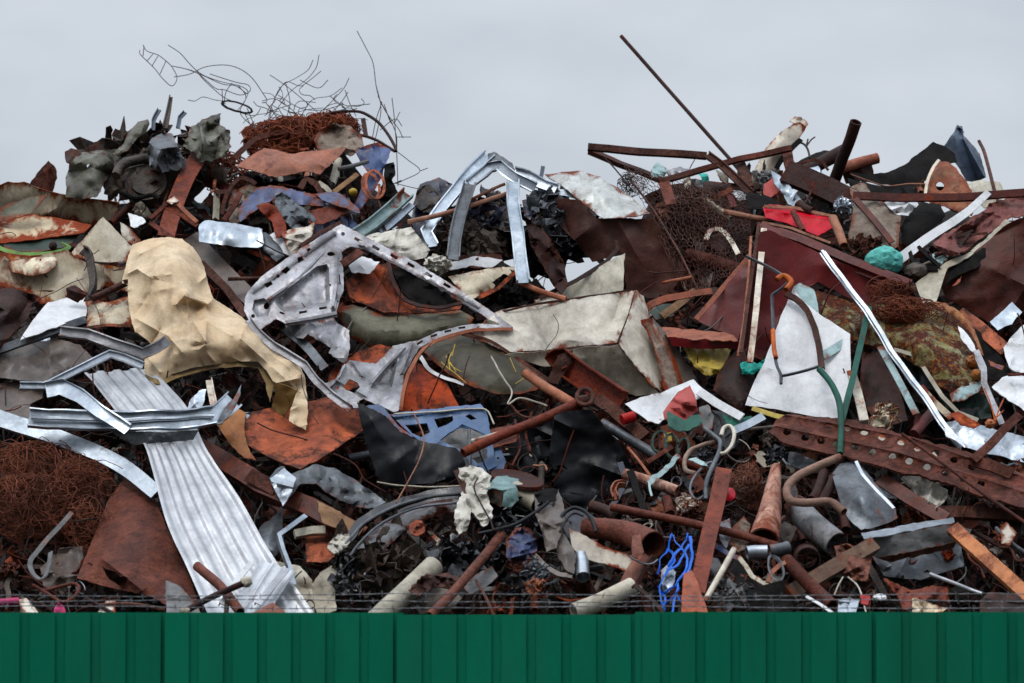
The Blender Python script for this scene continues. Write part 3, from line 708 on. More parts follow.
# ---------------------------------------------------------------- green fence with barbed wire
FY = 28.0
def fx(x): return (x - 512) * FY / F / math.cos(TILT) * 1.0
FT = at(512, 613, FY).z
root = bpy.data.objects.new('profiled_fence', None); C.objects.link(root); root.location = (0, FY, 0)
tag(root, 'green profiled metal fence running along the foot of the scrap heap', 'fence')
J = [-317, -76, 165, 397, 635, 876, 1117, 1358]
pr = random.Random(5)
for a, b in zip(J, J[1:]):
    x0, x1 = at(a, 613, FY).x, at(b, 613, FY).x + .03; wd = x1 - x0; per = wd / 7
    prof = []
    for k in range(7):
        o = x0 + k * per
        prof += [(o, 0), (o + per * .70, 0), (o + per * .735, .016), (o + per * .965, .016)]
    prof += [(x1, 0)]
    dz = {0: 0, 1: .0}.get(a, 0) + pr.uniform(-.008, .006); lean = pr.uniform(-.02, .02)
    Z = [0.02, .5, 1.0, 1.5, FT + dz]; V = []
    for z in Z:
        for (x, y) in prof: V.append((x, FY + y + lean * (x - x0) + .009 * n3((x * 3, z * 2, 1)) + (-.0035 if J.index(a) % 2 else 0), z))
    n = len(prof); fs = [(j * n + i, j * n + i + 1, (j + 1) * n + i + 1, (j + 1) * n + i) for j in range(len(Z) - 1) for i in range(n - 1)]
    m = solid(V, fs, .0012, [0.0] * len(V), False)
    m.obj('panel', 'fence_green', root, Vector((0, FY, 0)))
for z in (.4, 1.05, 1.75):
    m = MB(); xa, xb = at(-317, 613, FY).x, at(1358, 613, FY).x
    m.add([(xa, FY + .075, z), (xb, FY + .075, z), (xb, FY + .075, z + .04), (xa, FY + .075, z + .04), (xa, FY + .105, z), (xb, FY + .105, z), (xb, FY + .105, z + .04), (xa, FY + .105, z + .04)],
          [(0, 1, 2, 3), (5, 4, 7, 6), (4, 5, 1, 0), (3, 2, 6, 7), (1, 5, 6, 2), (4, 0, 3, 7)], 0, False)
    m.obj('rail', 'fence_steel', root, Vector((0, FY, 0)))
for a in (-300, 170, 640, 1120):
    x = at(a, 613, FY).x; m = sweep([Vector((x, FY + .145, z)) for z in (0, 1, FT - .06)], .03, 10)
    m.obj('post', 'fence_steel', root, Vector((0, FY, 0)))
for k, (yy, lab) in enumerate(((595, 'topmost barbed wire strand strung above the green fence'), (601, 'middle barbed wire strand strung above the green fence'), (607.5, 'lowest barbed wire strand just over the green fence top'))):
    rr = random.Random(40 + k); m = MB(); line = []
    for i in range(60):
        x = -317 + 1675 * i / 59; line.append(at(x, yy + 1.3 * math.sin(x * .011 + k * 2) + rr.uniform(-.5, .5), FY + .145 + .02 * k))
    for ph in (0, math.pi):
        q = []
        for i in range(59):
            for t in range(5): p = line[i].lerp(line[i + 1], t / 5); a = (i * 5 + t) * 1.3 + ph; q.append(p + Vector((0, math.cos(a), math.sin(a))) * .0018)
        m += sweep(q, .0013, 4, cap=False)
    barb = MB(); X = line[0].x
    while X < line[-1].x:
        i = min(58, int((X - line[0].x) / (line[-1].x - line[0].x) * 59)); c = line[i].lerp(line[i + 1], (X - line[i].x) / (line[i + 1].x - line[i].x))
        for s_ in (1, -1):
            v = Vector((rr.uniform(-.5, .5), rr.uniform(-1, 1), rr.choice((-1, 1)))).normalized() * .017
            barb += sweep([c - v + Vector((s_ * .004, 0, 0)), c + v], .0011, 4)
        X += rr.uniform(.10, .14)
    m += barb; one('barbed_wire', lab, 'barbed wire', m, 'wire_grey', 'barbed wire strands along the fence')
# ================================================================ upper left: tank plates, gearbox
one('tank_shell', 'curved cream tank shell with a rusted upper edge at the far left', 'tank shell',
    sh('-24,196 0,185 8,182 24,182 47,191 62,194 92,199 118,202 119,222 111,227 88,226 40,216 20,222 -24,230', .02, tilt=(0, -.9), cr=.012, sp=5), 'cream_rust')
one('plate_offcut', 'narrow olive grey plate lying over the cream tank shell', 'metal plate',
    sh('-24,214 0,207 25,199 48,194 40,204 30,214 0,222 -24,230', .24, tilt=(.1, -.4), sp=5), 'olive')
one('curved_plate', 'broad cream plate sloping below the rusted tank shell', 'metal plate',
    sh('-24,224 0,221 30,214 60,218 92,225 84,233 60,236 30,240 0,243 -24,244', .12, tilt=(0, .2), sp=5), 'cream_rust')
h = sh('3,239 40,234 84,230 72,243 64,247 40,252 4,250', .12, tilt=(0, .5), sp=5)
rim = beam('-8,243 4,250 25,254 50,253 64,250 69,246 62,242', 4.5, 'flat', 1.5, d=.2, smooth=True)
lug = lump(53, 246, .22, 4.5, 5, .03, .2, 2, 4, 2)
many('tank_hatch', 'dark green tank hatch with a lime green rim and rusty lug', 'hatch', [('hatch_plate', h, 'green_dark'), ('rim', rim, 'lime'), ('lug', lug, 'rust_dark')])
bowl = sh('4,257 30,256 58,254 56,266 46,273 30,276 12,272', .26, bulge=.06, bw=10, sp=4)
pl = sh('-24,262 0,252 30,256 68,250 76,257 86,262 112,266 131,268 130,292 105,286 84,296 70,300 42,304 5,288 -24,284', .18, tilt=(0, -.5), cr=.014, sp=5)
many('rusted_tank_sheet', 'big cream panel streaked with orange rust under the lime rimmed hatch', 'metal panel', [('panel', pl, 'cream_rust'), ('bulge', bowl, 'cream_rust')])
one('pointed_shard', 'red brown pointed shard standing behind the cream tank shell', 'metal shard', sh('29,184 40,170 48,161 56,168 57,178 52,192 40,192', -.12, tilt=(.2, -.6), bulge=.03, sp=4), 'rust')
one('triangle_plate', 'cream triangular plate with a rust spot leaning beside the tan tarp', 'metal plate', sh('68,256 86,236 103,217 112,226 122,236 132,247 127,262 100,262 80,258', .3, tilt=(0, -.4), sp=5, folds=[(103, 217, 112, 262, .03, 12)]), 'cream')
one('small_bracket', 'small dark brown angular bracket on the cream panel', 'bracket', sh('66,297 66,288 75,285 89,294 84,298 78,303', .42, tilt=(0, -.5), sp=3, folds=[(70, 290, 86, 295, .03, 3)]), 'rust_dark')
one('bent_bracket', 'burnt grey bent bar standing upright on the cream panel', 'metal bar', beam('82,250 88,254 91,268 93,282 91,292 87,300', 9, 'J', 1.5, 4, d=.42, smooth=True), 'burnt')
one('short_pipe', 'short red brown pipe poking out left of the tan tarp', 'pipe', pipe('92,299,0 126,283,.02', 3.6, .46, 10, .2), 'rust')
one('rust_flap', 'torn dark rusty flap hanging at the far left edge', 'metal flap', sh('-24,296 8,287 20,290 38,296 31,306 28,318 14,332 2,346 -24,352', .3, inner='10,310,.12 20,300,.05', cr=.05, cs=.1, sp=4), 'rust_dark')
one('burnt_bowl', 'crumpled dark brown lining below the far left flap', 'metal lining', sh('-24,320 14,332 34,322 44,306 30,338 0,352 -24,356', .2, cr=.04, sp=4), 'burnt')
w1 = sh('20,340 34,318 48,302 70,297 89,297 86,316 56,327', .34, tilt=(0, .4), bulge=.02, sp=5)
w2 = beam('-10,352,-.02 86,319,.02', 8, 'L', 1.3, 5, d=.36)
many('appliance_cover', 'white tapered lid with a dark grey channel along its edge', 'appliance lid', [('lid_plate', w1, 'white'), ('edge_channel', w2, 'galv_dark')])
tb = sh('86,297 108,302 129,296 132,310 134,325 110,326 86,328', .3, bulge=.08, bw=14, sp=4)
tb2 = beam('85,328 110,325 134,326', 3, 'flat', 1, d=.36, smooth=True)
many('cream_tub', 'curved cream tub with an orange rusted rim left of the tan tarp', 'tub', [('tub_wall', tb, 'cream_rust'), ('rim', tb2, 'rust_orange')])
one('plastic_sheet', 'crumpled brown grey plastic sheet on the far left side', 'plastic sheet', sh('-24,352 0,349 30,344 55,338 80,345 93,358 72,372 50,384 20,380 -24,374', .24, cr=.03, cs=.2, sp=5, folds=[(50, 340, 50, 384, .04, 8), (0, 360, 40, 370, .03, 8)]), 'brown_grey')
one('plastic_cover', 'dull pinkish grey cover plate under the galvanised profile', 'cover', sh('-24,384 20,382 44,386 42,398 30,404 30,428 0,412 -24,408', .18, cr=.012, sp=5), 'brown_grey')

# ---- the crushed gearbox on the skyline
hs_ = sh('66,197 66,178 70,160 82,152 92,152 106,149 120,150 122,160 112,172 104,182 98,196 84,199', .16, inner='92,168,.14 80,176,.12', cr=.035, cs=.12, sp=3, fa=1.6, holes=[oval(89, 166, 2, 2)])
cowl = sh('112,154 124,144 128,132 138,122 148,119 150,124 146,132 136,139 128,150 118,156', .22, bulge=.05, bw=6, cr=.012, sp=3)
drum = sweep([P(148, 192, .0), P(146, 182, .16)], .12, 28); drum += sweep([P(146, 182, .16), P(146, 181, .175)], .09, 28)
hook = sh('66,162 65,152 71,148 78,150 82,154 76,158 72,166', .24, cr=.02, sp=3)
brk = sh('146,150 152,138 164,132 172,134 178,146 184,158 186,166 176,170 160,172 150,166', .3, inner='164,152,.08', cr=.05, cs=.06, sp=2.6, fa=2, rag=1.4, holes=[oval(163, 158, 1.2, 1.2), oval(170, 163, 1, 1)])
shell = sh('182,146 190,128 202,120 214,115 221,113 220,124 229,130 230,146 226,156 214,160 200,162 194,152', .28, inner='212,140,.14 206,126,.0', cr=.05, cs=.08, sp=2.6, fa=2, rag=1.4, folds=[(206, 122, 200, 158, .08, 5), (222, 126, 214, 158, -.07, 5)])
sp_ = beam('165,128 169,110 171,97', 6, 'J', 1.2, 3, d=.22, w2=3.5); s2 = beam('153,130 154,120 159,110', 4, 'J', 1, 2, d=.26, smooth=True); s3 = beam('178,128 180,118 185,112', 4, 'J', 1, 2, d=.26)
core_ = mass(150, 165, -.05, 62, 34, .22, 70, 30, 21, .05); tub_ = pipe('116,176 122,165 136,160 148,158', 5, .26, 10); hose = pipe('120,192 136,198 152,195 160,199', 2.4, .2, 8)
many('crushed_gearbox', 'mangled olive and grey gearbox with a round drum on the skyline', 'gearbox', [
    ('wreckage', core_, 'burnt'), ('housing', hs_, 'gearbox'), ('cowl', cowl, 'gearbox'), ('drum', drum, 'burnt'), ('lifting_hook', hook, 'rust_dark'), ('mounting_plate', brk, 'galv_dark'),
    ('torn_shell', shell, 'gearbox'), ('spike', sp_, 'burnt'), ('spike', s2, 'slate'), ('spike', s3, 'slate'), ('pipe_elbow', tub_, 'burnt'), ('hose', hose, 'black_dull')])
one('thin_flap', 'small rust brown flap sticking up behind the gearbox cowl', 'metal flap', sh('112,135 115,129 127,132 124,140 118,148 114,146', .02, tilt=(0, -.5), sp=3), 'rust')
one('bent_flap', 'low rust brown flap behind the gearbox housing', 'metal flap', sh('84,152 90,146 98,141 106,148 110,152', .0, tilt=(0, -.5), sp=3), 'rust')
one('leaning_plank', 'broad red brown steel strip leaning under the gearbox right end', 'steel strip', beam('205,140,-.05 196,160,.05 185,180,.1 173,210,.15 166,236,.16', 17, 'flat', 1.6, d=.22, smooth=True), 'rust_red')
many('angle_iron_offcut', 'thin rusty angle frame with a pale end above the tan tarp', 'angle frame', [
    ('bar', beam('150,218 160,210 173,197', 4, 'L', 1, 3, d=.4), 'rust'), ('bar', beam('173,197 184,210 197,222', 4, 'L', 1, 3, d=.4), 'rust_tan'), ('bar', beam('161,208 180,214 197,226', 4.4, 'L', 1, 3, d=.38), 'rust_red'), ('gusset', sh('166,201 174,196 179,201 172,204', .42, sp=3), 'white_dirty')])
one('thin_angle', 'short brown angle bar rising to the rusty frame above the tarp', 'angle bar', beam('150,222,.0 172,238,.05', 5, 'L', 1, 3, d=.36), 'rust')
one('white_offcut', 'small white torn offcut beside the rusty angle frame', 'sheet offcut', sh('128,213 142,217 146,222 134,228 131,226', .34, cr=.02, sp=3), 'white')
one('pale_offcut', 'pale strip offcut right of the cream triangular plate', 'sheet offcut', sh('120,222 130,228 141,240 134,246 122,238', .3, tilt=(0, -.3), sp=4), 'white_dirty')
one('hooked_flat_bar', 'dark red flat bar bent over at the top left of the rusty sheet', 'flat bar', beam('222,214,.0 226,196,.05 238,179,.08 250,180,.1 256,184,.1', 4, 'L', 1, 3, d=.2, smooth=True), 'rust')
one('diagonal_flat_bar', 'straight dark red flat bar crossing the bent one left of the rusty sheet', 'flat bar', beam('224,220 234,206 241,192', 5, 'L', 1, 3, d=.26), 'rust')
cl_ = sh('199,224 205,220 232,223 262,229 264,244 258,248 230,246 199,242', .42, inner='230,234,.07', cr=.015, sp=4)
c2_ = sh('258,232 266,232 280,246 284,256 276,262 264,250', .4, bulge=.05, bw=5, sp=3)
many('rolled_sheet', 'rolled galvanised sheet lying right of the tan tarp top', 'rolled sheet', [('roll', cl_, 'galv'), ('torn_end', c2_, 'galv_dark')])
one('white_tag', 'white glossy strip under the rolled galvanised sheet', 'plastic strip', sh('268,236 276,231 285,240 296,250 290,256 280,252', .36, cr=.01, sp=4), 'white')
one('lilac_channel', 'long dull lilac channel running down behind the tan tarp', 'channel', beam('190,236,.0 222,270,.03 252,300,.03', 17, 'C', 1.4, 7, d=.2), 'brown_grey')
one('rusty_channel', 'rust brown channel beside the lilac channel behind the tarp', 'channel', beam('200,262,.0 226,288,.02 246,316,.03', 8, 'C', 1.4, 5, d=.24), 'rust')
one('tie_rod', 'short rusty rod level across the lilac channel', 'rod', pipe('228,279 263,278', 2, .36, 8), 'rust')
one('orange_lath', 'narrow orange rusty lath below the rolled galvanised sheet', 'lath', beam('248,250 262,256 276,263', 4, 'flat', 1.2, d=.34), 'rust_orange')

# ---- tan tarp
o = '132,245 139,242 154,238 167,237 182,239 193,247 199,255 204,267 207,279 211,292 213,298 227,307 242,317 256,330 268,343 286,352 299,364 305,378 307,396 308,411 306,430 298,426 289,421 291,408 297,391 286,387 274,383 268,373 259,362 239,361 218,364 192,368 173,374 163,380 154,378 145,374 144,367 146,352 154,346 142,336 135,332 132,323 129,310 128,293 128,279 122,280 126,264'
i_ = '150,262,.13 175,256,.16 152,285,.12 190,280,.15 175,310,.14 160,326,.05 197,340,.16 225,330,.1 250,345,.1 172,358,.1 232,350,.1 285,375,.06 298,405,.03 136,262,.03 290,362,.08 188,308,.06'
tp = sh(o, .46, inner=i_, sp=2.8, cr=.016, cs=.2, th=.006, rag=.4, tilt=(0, -.1), fa=2.2, fs=9, fn=2.6, folds=[(140, 254, 168, 241, 0.053, 4.8), (129, 273, 137, 269, 0.045, 4.0), (137, 269, 150, 277, 0.045, 4.8), (150, 277, 151, 290, 0.038, 4.8), (151, 290, 133, 318, -0.038, 6.4), (185, 296, 189, 316, 0.075, 6.4), (189, 316, 207, 343, 0.053, 6.4), (185, 296, 208, 304, 0.068, 4.8), (208, 304, 212, 299, 0.038, 4.8), (177, 304, 185, 295, 0.060, 4.8), (207, 322, 205, 345, 0.045, 4.0), (207, 322, 232, 336, 0.038, 5.6), (168, 336, 182, 352, 0.045, 4.8), (135, 318, 168, 336, 0.045, 5.6), (170, 264, 173, 332, 0.017, 2.4), (212, 300, 264, 350, 0.038, 7.2), (146, 356, 160, 372, 0.038, 4.0), (240, 338, 300, 392, 0.038, 7.2), (160, 330, 146, 352, -0.053, 4.8), (268, 352, 300, 376, 0.030, 4.8), (276, 383, 300, 378, 0.038, 4.0)],
        emb=[('177,304 185,296 207,304 200,318 188,324', -.05, 7)])
fl = sh('273,382 286,386 297,391 291,404 284,417 271,408 275,394', .44, tilt=(.5, -.8), sp=3, cr=.01)
hem = sh('145,374 154,378 163,380 175,373 195,367 220,363 240,360 260,361 268,372 274,384 270,402 266,384 258,368 240,366 218,368 192,373 174,379 164,385 152,383', .4, sp=4, cr=.02)
many('tan_tarp', 'crumpled tan tarpaulin draped over the left side of the heap', 'tarpaulin', [('sheet', tp, 'tan'), ('folded_flap', fl, 'tan_dark'), ('hem', hem, 'tan_dark')])
one('tan_flap', 'small tan cloth flap standing against the left of the tarpaulin', 'cloth flap', sh('122,283 127,262 132,245 138,252 134,268 129,284', .5, sp=3, cr=.02), 'tan')

# ---- galvanised profiles, lower left
one('lilac_gutter', 'lilac grey bent gutter piece just under the tan tarp edge', 'gutter', beam('60,332 88,335 115,345 143,354 158,347 168,340', 11, 'U', 1.3, 4, d=.62), 'lilac')
one('stud_profile', 'pale blue grey bent stud strip over the corrugated sheet', 'stud strip', beam('20,386,-.02 46,386,0 78,370,.02 110,354,.02 124,358,0 143,366,-.04', 8, 'U', 1.2, 3, d=.66), 'galv')
one('folded_strip', 'folded galvanised strip crossing over the wall profile from the stud strip', 'folded strip', beam('46,390,-.02 62,386,.0 80,396,.04 100,411,.08 128,430,.02', 17, 'J', 1.4, 4, d=.76, dent=1.1, twist=30, w2=11), 'galv')
g1 = beam('29,418 76,420 122,421.5 160,421 198,420 216,416 232,401', 20, 'U', 1.4, 5, d=.7, dent=.7)
g2 = sh('112,431 160,432 199,430 193,440 160,443 134,445 122,439', .64, sp=3, cr=.012, tilt=(0, -.8), rag=.3)
g3 = beam('31,417 122,420 214,415', 5, 'hat', .8, 1.6, d=.74, dent=.4)
many('wall_profile', 'bright galvanised wall profile laid level across the corrugated sheet', 'metal profile', [('web', g1, 'galv'), ('stiffening_rib', g3, 'galv'), ('lower_flange', g2, 'galv_dark')])
tq = sh('216,424 224,408 232,400 238,391 241,384 240,396 232,412 222,424', .76, sp=3, cr=.03); tq2 = beam('209,380 211,392 214,406', 7, 'J', 1.2, 3, d=.6); tq3 = sh('186,411 190,400 199,391 206,389 204,402 200,412', .6, sp=3, cr=.03)
many('torn_profile', 'torn galvanised profile corner standing right of the wall profile', 'profile corner', [('torn_flap', tq, 'galv_dark'), ('tab', tq2, 'white_dirty'), ('torn_flap', tq3, 'galv')])
one('flat_strip', 'long blue grey galvanised strip sloping above the rusty wire tangle', 'metal strip', beam('-30,406 0,418 60,438 118,463 156,492', 18, 'C', 1.3, 5, d=.5, smooth=True, w2=15), 'galv')
def rib(k, h, wd=.32):
    def f(s):
        q = (s * k) % 1.0; q = min(q, 1 - q) * 2
        return h * max(0.0, min(1.0, (1 - q - (1 - wd)) / .3 + .5)) if q < wd + .15 else 0
    return f
one('corrugated_sheet', 'long ribbed pale aluminium sheet sliding down to the green fence', 'ribbed sheet',
    ruled('84,374,-.05 114,410,.0 144,446,.08 166,522,.06 192,580,.0 212,625,-.04', '150,368,-.1 188,410,.0 206,450,.1 240,500,.08 272,556,.03 322,625,-.02', .5, 56, 10, rib(4, .013, .5), .008, .3), 'alu')
one('ribbed_offcut', 'narrow ribbed aluminium offcut leaning by the fence left side', 'ribbed sheet', ruled('262,560 222,625', '296,572 262,625', .62, 20, 4, rib(3, .014), .004), 'alu')
one('angle_offcut', 'white L shaped angle piece lying over the ribbed sheet foot', 'angle piece', beam('252,562 238,578 222,604', 6, 'L', 1.2, 5, d=.78), 'white')
one('trim_offcut', 'white trim bar crossing the ribbed sheet foot near the fence', 'trim bar', beam('287,568 272,586 258,604', 7, 'L', 1.2, 4, d=.72), 'alu')
one('curved_drum', 'dark grey curved drum wall behind the ribbed aluminium sheet', 'drum', sh('252,540 262,525 276,515 282,505 284,540 276,556 262,556', .2, bulge=.08, bw=10, sp=4), 'galv_dark')
one('bent_bar', 'thin grey bent frame bar standing right of the ribbed sheet', 'frame bar', beam('306,515,.0 279,534,.05 283,548,.05 290,566,.03 294,584,.0', 5, 'L', 1, 4, d=.5), 'galv')
one('buff_block', 'buff coloured short block below the slanted brown beam', 'block', beam('295,533 312,530 326,529', 8, 'box', 1, 8, d=.4), 'cream_clean')
one('orange_plate', 'small orange rusty plate under the buff block', 'metal plate', sh('305,534 322,530 330,530 335,556 328,562 306,562', .3, sp=4, cr=.02), 'rust_orange')
one('beige_board', 'beige torn board leaning at the fence right of the ribbed sheet', 'board', sh('268,560 300,566 312,580 315,614 300,616 292,600 284,580', .34, sp=5, cr=.02, tilt=(0, -.3)), 'cream_clean')
many('slanted_beam', 'thick brown slanted beam with a tan worn end under the orange plate', 'beam', [('web', beam('176,432,-.1 222,460,.0 262,484,.05 310,506,.1 362,534,.12', 19, 'C', 2, 9, d=.34, dent=.6), 'brown_paint'), ('worn_face', sh('316,500 330,506 346,516 364,528 358,538 340,530 322,522', .49, sp=4, cr=.006, rag=1.6), 'wood'), ('splice_plate', beam('248,474 262,481 276,489', 15, 'flat', 1.4, d=.42, dent=.5), 'rust')])
one('wire_tangle', 'large tangle of thin orange brown rusty wire at the far left', 'wire tangle', tangle(36, 474, .26, 66, 34, .2, 130, .42, 26, .7, 3, 5.5) + tangle(30, 506, .3, 60, 34, .2, 110, .42, 26, .75, 5, 5) + tangle(82, 486, .32, 34, 34, .12, 60, .4, 22, .8, 4, 5) + tangle(88, 524, .3, 26, 30, .1, 40, .4, 18, .7, 6, 5) + tangle(44, 496, .36, 90, 64, .1, 34, .38, 20, .5, 7, 6), 'wire_rust')
one('bent_sheet', 'smooth red brown bent sheet standing left of the ribbed aluminium', 'steel sheet', sh('108,500 128,474 148,484 164,520 190,578 204,622 180,612 150,596 112,588 77,578 92,540', .34, inner='140,540,.14 120,560,.12 165,570,.02', cr=.012, sp=5, folds=[(104, 560, 142, 590, .08, 8)]), 'rust_red')
one('torn_lip', 'dark split lip at the lower edge of the red brown bent sheet', 'torn lip', sh('102,567 118,573 132,580 140,590 124,588 110,580', .5, sp=3, cr=.02, tilt=(0, -1)), 'rust_dark')
one('hooked_bar', 'dull grey hooked flat bar hanging under the wire tangle', 'hooked bar', beam('72,512 56,530 40,548 30,562 34,574 42,578 48,568 50,552', 5, 'flat', 1.2, d=.52, smooth=True), 'grey')
one('stone_plate', 'brown grey flaking slab below the rusty wire tangle', 'slab', sh('40,568 60,548 82,546 84,566 70,588 44,590', .22, cr=.04, sp=4), 'brown_grey')
one('pink_tube', 'magenta plastic tube end at the far left above the fence', 'tube', pipe('-20,604 19,601', 3.6, .9, 10, .25), 'plum')
one('rust_hose', 'looped rust brown hose near the fence at the left', 'hose', pipe('33,585 48,594 62,602 74,597 79,588 74,584 62,586 44,591', 1.8, .85, 8), 'rust')
one('red_cloth', 'pink and white rag scrap by the looped hose above the fence', 'rag', sh('54,610 58,602 64,606 66,616 56,620', .9, cr=.03, sp=3), 'plum')
bar = pipe('182,613 212,597 244,583', 3.4, .95, 10); c1 = lump(185, 611, .95, 5, 4.5, .03, .15, 2, 3, 3); c2 = lump(246, 582, .95, 6.5, 6, .035, .2, 2, 5, 3)
many('capped_bar', 'dark brown bar with cream foam caps resting by the fence', 'bar', [('rod', bar, 'rust_dark'), ('foam_cap', c1, 'cream_clean'), ('foam_cap', c2, 'cream_clean')])
one('rust_tube', 'thick rust brown tube pointing down to the fence by the ribbed sheet', 'tube', pipe('197,566,.0 222,588,.05 240,612,.05', 5, .8, 12, .25), 'rust_red')
one('leg_stub', 'short rusty upright stub behind the fence by the ribbed sheet', 'stub', beam('228,590 226,614', 5, 'L', 1, 4, d=.82), 'rust_dark')
one('glass_shard', 'dirty clear sheet shard standing above the fence at the left', 'glass shard', sh('166,618 166,580 180,586 194,602 204,618', .7, sp=4, cr=.02), 'grey')
one('rust_rod', 'flat lying rusty rod just over the fence at the left', 'rod', pipe('88,606 130,604 165,610', 2.2, .9, 8), 'rust')
one('rust_fin', 'rounded pinkish rust fin poking over the fence by the ribbed sheet', 'metal fin', sh('246,616 262,608 274,602 284,610 290,618', 1.0, sp=4, bulge=.02, bw=6), 'rust_pink')
one('cross_rod', 'slanting rusty rod crossing over the fence beside the looped hose', 'rod', pipe('86,598 100,606 114,614', 2, .93, 8), 'rust_dark')
one('white_card', 'small white torn card above the fence left of the ribbed sheet', 'card', sh('98,612 106,601 115,600 115,614', .9, sp=3, cr=.02), 'white_dirty')
one('slanted_glass', 'white slanted pane by the magenta tube above the fence', 'pane', sh('18,600 26,598 40,614 24,616', .82, sp=4), 'white_dirty')
# ================================================================ wires against the sky
def wires(lines, r=.42, d=0): 
    m = MB()
    for l in lines: m += wire(l, r, d, 5, 4)
    return m
one('wire_cage', 'thin dark wire cage drooping leftwards high above the gearbox', 'wire cage', wires([
    '143,45 147,51,.05 158,55 166,61 172,67 177,78,.05 172,86 163,79 155,69 148,62 140,54 140,50', '144,46 143,56', '153,54 147,61', '158,56 152,66', '166,61 160,74',
    '168,45 180,53 188,62 196,70 205,76 222,82 240,86 248,92 244,102 238,110', '172,66,.06 190,70 200,75 215,88 225,90 240,95 250,91 248,85 235,82 210,74', '174,77 190,74 205,67 225,65 240,69 252,78 262,92 267,101 262,103',
    '172,66 186,69 202,75 222,84 236,86 247,94', '188,100 195,101 203,97,.05 215,100 224,101', '222,89 223,102 226,104', '238,85 246,97 240,112 250,124 262,132', '196,70 204,80 222,96 232,101', '232,83 226,92 224,104', '247,108 252,120 258,135 254,148']), 'wire')
one('hoop', 'flat black oval hoop hanging in the thin wires', 'hoop', pipe(ring_path(237, 107, 15.5, 4.2, 16, 28, 0, 360, .03), 1.35, .02, 6, 0, 2, 0, flat=.6), 'black_dull')
wt = ['270,75 285,85 300,97 315,110 326,119', '319,55 316,68 306,80 290,92 275,112 262,130 256,150', '313,60 308,70 296,78 280,88 270,112 268,128', '321,71 310,80 300,86 286,82 276,96', '349,78 344,88 335,98 325,108 312,118', '345,90 350,104 356,116', '300,80 318,88 328,80', '262,101 275,99 290,108 300,118', '266,103 280,120 296,128', '348,92 340,104 330,114', '286,84 290,104 284,124', '278,95 300,108 322,110 344,104', '330,96 346,110 340,118', '258,128 248,140 240,156', '250,124 244,112', '300,118 312,100 330,96 342,88']
rr = random.Random(3)
for _ in range(34):
    x, y = rr.uniform(255, 350), rr.uniform(98, 128); a = rr.uniform(0, 6.28); l = []
    for k in range(5): l.append((x, y, rr.uniform(-.05, .05))); a += rr.gauss(0, .7); x += 8 * math.cos(a); y += 5 * math.sin(a)
    wt.append(l)
one('wire_bush', 'bushy tuft of thin dark wires on top of the rusty mound', 'wire tuft', wires(wt, .4, -.05), 'wire')
one('tall_wire', 'tall thin wires sweeping up to the right of the rusty mound', 'wires', wires(['357,31 366,48 373,63,.05 376,85 380,100 388,115 396,134 397,152', '376,85 381,108 377,132 372,150', '392,98 394,115 396,140 397,160 398,186', '382,102 376,120 372,140', '380,130 395,119 402,126', '396,137 411,137', '395,150 408,160 420,171 404,180 396,184', '420,171 428,168', '384,104 392,124 400,112', '378,96 386,112 398,128 403,138', '398,184 410,187 424,190'], .42), 'wire')

# ================================================================ rusty mound, top left of centre
one('rusty_wire_mound', 'dense mound of rusty wire and strip on the skyline', 'wire mound', tangle(292, 142, -.12, 52, 26, .2, 170, .55, 24, .5, 12, 6) + tangle(330, 128, -.05, 34, 16, .16, 90, .5, 24, .5, 13, 6) + tangle(222, 172, -.1, 30, 22, .15, 80, .6, 18, .6, 14, 5) + mass(296, 145, -.1, 55, 24, .15, 60, 14, 31, .05), 'wire_rust')
one('bent_rod', 'thick dark bent rod arching over the rusty mound', 'rod', pipe('326,115 336,112,.05 348,111 364,113 380,124 391,139 396,151 388,147 374,139 358,134', 1.6, .08, 8), 'rust_dark')
one('short_post', 'short dark flat post sticking up beside the bent rod', 'post', beam('363,118 366,136', 4.5, 'flat', 1.2, d=.05), 'rust_dark')
one('white_flaked_plate', 'rust plate with flaking white paint at the top of the mound', 'plate', sh('314,140 320,128 334,124 350,126 362,136 364,148 350,156 332,152 318,150', .14, cr=.05, cs=.09, sp=3), 'concrete')
one('strip_bundle', 'curved rust strip running up the left of the mound', 'strip', beam('228,164 240,152 254,140 270,134 290,132 310,134', 6, 'flat', 1.2, d=.08, smooth=True), 'rust')
one('curved_sheet', 'broad pinkish rust sheet lying across the mound front', 'steel sheet', sh('235,166 250,156 264,148 276,150 291,154 312,151 330,149 347,147 335,160 320,174 306,171 292,174 276,178 262,173', .3, inner='280,163,.06 310,162,.03', cr=.02, cs=.14, sp=4, tilt=(0, .1)), 'rust_pink')
one('painted_underside_shade', 'black sheet standing in for the shaded underside of the pinkish rust sheet', 'plate', sh('242,172 262,176 280,182 310,176 322,180 316,192 280,190 254,186', .1, sp=5, cr=.04, tilt=(0, -.8)), 'black_dull')  # shade on the rust sheet's underside, drawn as a black sheet
one('crumpled_car_sheet', 'crumpled blue car panel at the right end of the mound', 'car panel', sh('355,151 366,145 378,142 391,150 386,164 381,178 372,194 362,208 356,212 354,204 362,188 368,172 360,162', .2, cr=.035, cs=.12, sp=4, tilt=(.2, -.3)), 'blue_car')
one('coil_band', 'upright rusty steel band coil hanging by the blue panel', 'coil', beam(ring_path(375, 184, 9, 14, -10, 22, 0, 360, .04), 3, 'flat', .8, d=.36, smooth=True, k=2) + beam(ring_path(371, 186, 8, 13, -16, 22, 0, 340, 0), 3, 'flat', .8, d=.33, smooth=True, k=2), 'rust_orange')
one('dangling_rod', 'thin rust leg dangling under the steel band coil', 'rod', wire('378,200 382,212 384,226 390,240', 1, .3), 'rust')
one('grey_bar', 'grey bar laid level beside the steel band coil', 'bar', pipe('338,169 352,166 368,161', 2.4, .32, 8), 'grey')
